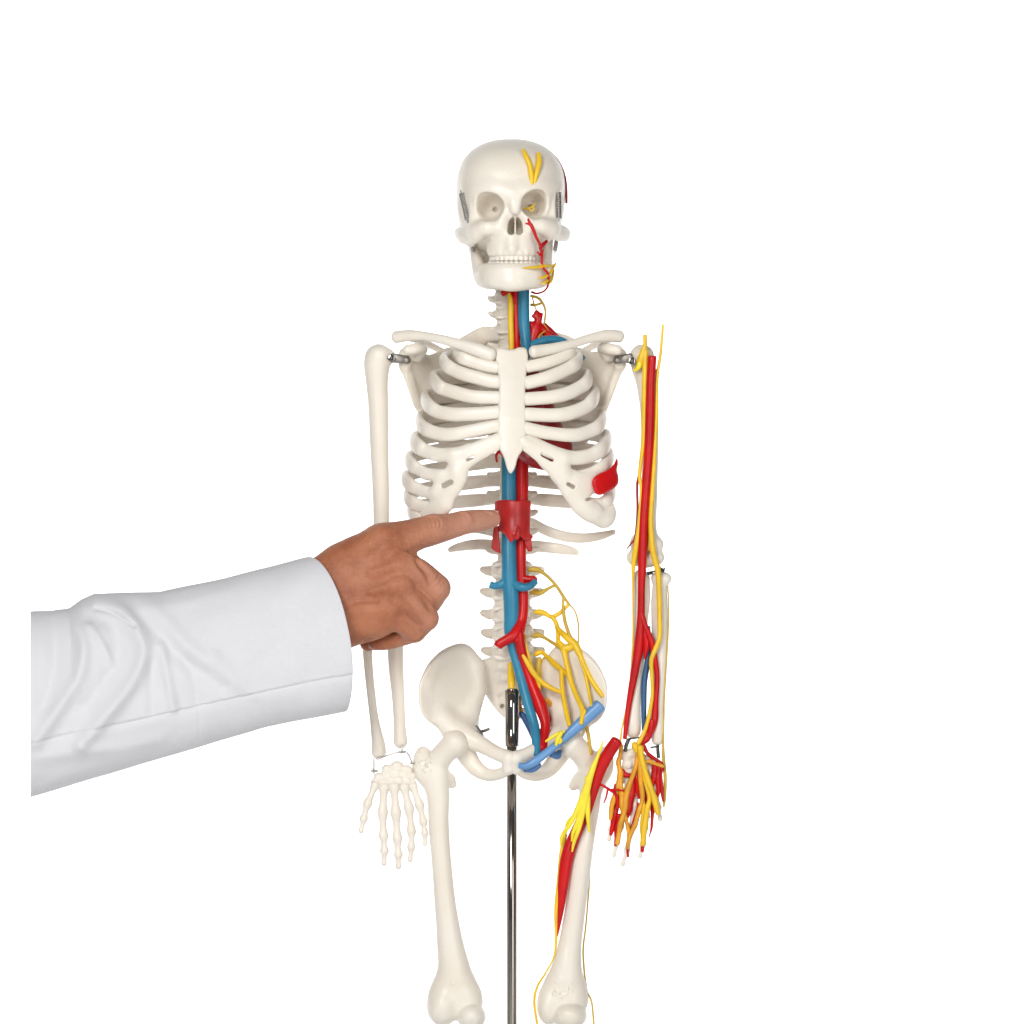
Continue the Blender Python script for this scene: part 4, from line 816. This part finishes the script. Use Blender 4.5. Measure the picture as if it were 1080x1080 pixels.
def seg_dist(X, Y, pl):
    best = np.full(X.shape, 1e9)
    pl = spline(np.array([(a, b) for a, b in pl], float), 6)
    for i in range(len(pl) - 1):
        a, b = pl[i], pl[i + 1]; v = b - a; L = v.dot(v) + 1e-9; t = np.clip(((X - a[0]) * v[0] + (Y - a[1]) * v[1]) / L, 0, 1)
        best = np.minimum(best, np.hypot(X - a[0] - t * v[0], Y - a[1] - t * v[1]))
    return best
def build_sleeve():
    nu, nv_ = 330, 420
    u = np.linspace(0, 1, nu)[:, None]; v = np.linspace(0, 2 * math.pi, nv_, endpoint=False)[None, :]
    tx = 32 + 291 * u; ty = np.interp(tx, [32, 55, 73, 86, 99, 133, 168, 238, 323], [644.5, 644, 641.5, 632, 626, 625, 624, 609.5, 587.5])
    bx = 32 + 332 * u; by = np.interp(bx, [32, 125.6, 210, 280, 320, 364], [841, 813, 788, 767, 759, 751])
    cx, cy = (tx + bx) / 2, (ty + by) / 2; hx, hy = (bx - tx) / 2, (by - ty) / 2
    Hn = np.hypot(hx, hy); rd = Hn * .66; dc = 92 - 6 * u
    cv, sv = np.cos(v), np.sin(v)
    e = .9; cs = np.sign(cv) * np.abs(cv) ** e; ss = np.sign(sv) * np.abs(sv) ** e
    axx, axy = .95, -.20
    off = 27 * ss * u ** 3 * (1 - .5 * ((1 - cv) / 2) ** 3)
    def shell(inset):
        k = (1 - inset / Hn)
        X = cx - hx * cs * k * -1 + axx * off; X = cx + hx * -cs * k + axx * off
        Y = cy - hy * cs * k + axy * off; D = dc + ss * rd * k
        return X, Y, D
    X, Y, D = shell(0)
    front = np.clip(ss * 1.3, 0, 1)
    disp = np.zeros_like(X)
    def ridge(pl, amp, w):
        nonlocal disp
        d = seg_dist(X, Y, pl); disp = disp + amp * (.85 if w > 4 else .8) * np.exp(-(d / (w * .9)) ** 2)
    ridge([(103, 630), (128, 644), (146, 668), (151, 691), (138, 722), (103, 765), (85, 785)], 9, 9)
    ridge([(96, 650), (118, 660), (124, 690), (108, 722), (90, 745)], -5, 10)
    ridge([(101, 641), (120, 647), (141, 661)], -5, 2.6)
    ridge([(74, 648), (87, 680), (82, 715), (60, 750), (38, 782)], 8, 9)
    ridge([(55, 655), (58, 700), (45, 745)], -4, 9)
    ridge([(95, 660), (108, 680), (118, 700)], 3.5, 5)
    ridge([(138, 632), (160, 660), (185, 688), (215, 712), (232, 724)], -5, 9)
    ridge([(150, 628), (176, 655), (196, 680), (222, 700)], 3.5, 9)
    ridge([(171, 681), (176, 710), (183, 748)], 4.5, 6)
    ridge([(160, 700), (160, 725), (160, 750)], -3, 6)
    ridge([(195, 695), (205, 720), (208, 740)], -2.5, 6)
    ridge([(226, 690), (245, 715), (268, 732)], 3, 8)
    ridge([(262, 690), (285, 672), (300, 655)], 1.8, 9)
    ridge([(278, 640), (300, 668), (330, 700)], -1.6, 16)
    ridge([(40, 800), (80, 792), (130, 790), (170, 780)], 3.5, 8)
    ridge([(150, 640), (190, 636), (240, 622)], 2, 8)
    ridge([(34, 830), (60, 812), (90, 806)], -2.5, 8)
    seam = [(372, 711), (330, 718), (270, 731), (210, 744), (150, 758), (90, 770), (32, 783)]
    ds = seg_dist(X, Y, seam); below = Y > np.interp(X, [32, 90, 150, 210, 270, 330, 372], [783, 770, 758, 744, 731, 718, 711])
    disp += np.where(below, -1.6 * np.exp(-(ds / 5) ** 2), .2 * np.exp(-(ds / 3) ** 2)) - .8 * np.exp(-(ds / 1.0) ** 2)
    ridge([(210, 746), (210, 788)], -1.1, 1.3)
    disp = disp * front
    disp += 1.1 * np.sin(X * .045 + 2.1 * np.sin(Y * .03)) * np.sin(v * 3) + .5 * np.sin(X * .11 + Y * .07)
    rim = np.clip((u - .985) / .015, 0, 1); disp = disp - .8 * rim
    ox, oy, od = -cs * hx / Hn, -cs * hy / Hn, ss
    X = X + disp * ox * .3; Y = Y + disp * oy * .3; D = D + disp * od
    A = np.stack(np.broadcast_arrays(X, Y, D), 2).reshape(-1, 3)
    Xi, Yi, Di = shell(3.0)
    kk = [i for i in range(nu - 1, nu - 60, -6)]
    inner = np.stack([np.broadcast_to(Xi, X.shape)[kk] + (disp * ox * .3)[kk], np.broadcast_to(Yi, X.shape)[kk] + (disp * oy * .3)[kk], np.broadcast_to(Di, X.shape)[kk] + (disp * od)[kk]], 2).reshape(-1, 3)
    V = np.concatenate([A, inner]); F = []
    def strip(a, b):
        for j in range(nv_): F.append((a + j, a + (j + 1) % nv_, b + (j + 1) % nv_, b + j))
    for i in range(nu - 1): strip(i * nv_, (i + 1) * nv_)
    strip((nu - 1) * nv_, nu * nv_)
    for i in range(len(kk) - 1): strip((nu + i) * nv_, (nu + i + 1) * nv_)
    F.append(tuple(nu * nv_ + (len(kk) - 1) * nv_ + j for j in range(nv_)))
    F.append(tuple(range(nv_))[::-1])
    return V, F
part('coat_sleeve', build_sleeve(), SLEEVE, person)

#@@MARK setting
# ================================================================== BACKDROP, LAMPS, CAMERA
def backdrop():
    prof = [(-3.0, 0.0), (1.2, 0.0)] + [(1.2 + .8 * math.sin(a), .8 - .8 * math.cos(a)) for a in np.linspace(.15, math.pi / 2, 10)] + [(2.0, 4.5)]
    V, F = [], []
    for y, z in prof: V += [(-4, y, z), (4, y, z)]
    for i in range(len(prof) - 1): F.append((2 * i, 2 * i + 1, 2 * i + 3, 2 * i + 2))
    me = bpy.data.meshes.new('backdrop'); me.from_pydata(V, [], F); me.update()
    me.polygons.foreach_set('use_smooth', [True] * len(F))
    return tag(link('backdrop', me, WHITE), kind='structure')
backdrop()
from mathutils import Vector
def area(name, loc, target, size, power, col=(1, 1, 1), sy=None):
    L = bpy.data.lights.new(name, 'AREA'); L.energy = power; L.color = col; L.shape = 'RECTANGLE'; L.size = size; L.size_y = sy or size
    o = bpy.data.objects.new(name, L); C.objects.link(o); o.location = loc
    o.rotation_euler = (Vector(target) - Vector(loc)).to_track_quat('-Z', 'Y').to_euler(); return o
area('key_softbox', (-.85, -2.7, 1.75), (0, 0, .72),  .75, 62, (1, .99, .97), sy=1.5)
area('fill_softbox', (1.3, -2.6, .9), (0, 0, .72), .8, 25, (1, .985, .96), sy=1.8)
area('backdrop_lamp', (-1.25, .45, 1.0), (-.9, 2.0, .9), .9, 42, sy=1.6)
area('backdrop_lamp', (1.25, .45, 1.0), (.9, 2.0, .9), .9, 42, sy=1.6)
w = bpy.data.worlds.new('World'); bpy.context.scene.world = w; w.use_nodes = True
bg = w.node_tree.nodes['Background']; bg.inputs[0].default_value = (1, 1, 1, 1); bg.inputs[1].default_value = .13

cam = bpy.data.cameras.new('camera'); co = bpy.data.objects.new('camera', cam); C.objects.link(co)
co.location = (0, -CAMD * S, Z0); co.rotation_euler = (math.radians(90), 0, 0)
cam.sensor_width = 36; cam.lens = 36 * CAMD / 1080; cam.clip_end = 50; cam.clip_start = .1
sc = bpy.context.scene; sc.camera = co
sc.view_settings.view_transform = 'Standard'; sc.view_settings.look = 'None'; sc.view_settings.exposure = 0; sc.view_settings.gamma = 1
sc.cycles.use_denoising = True
sc.cycles.max_bounces = 8
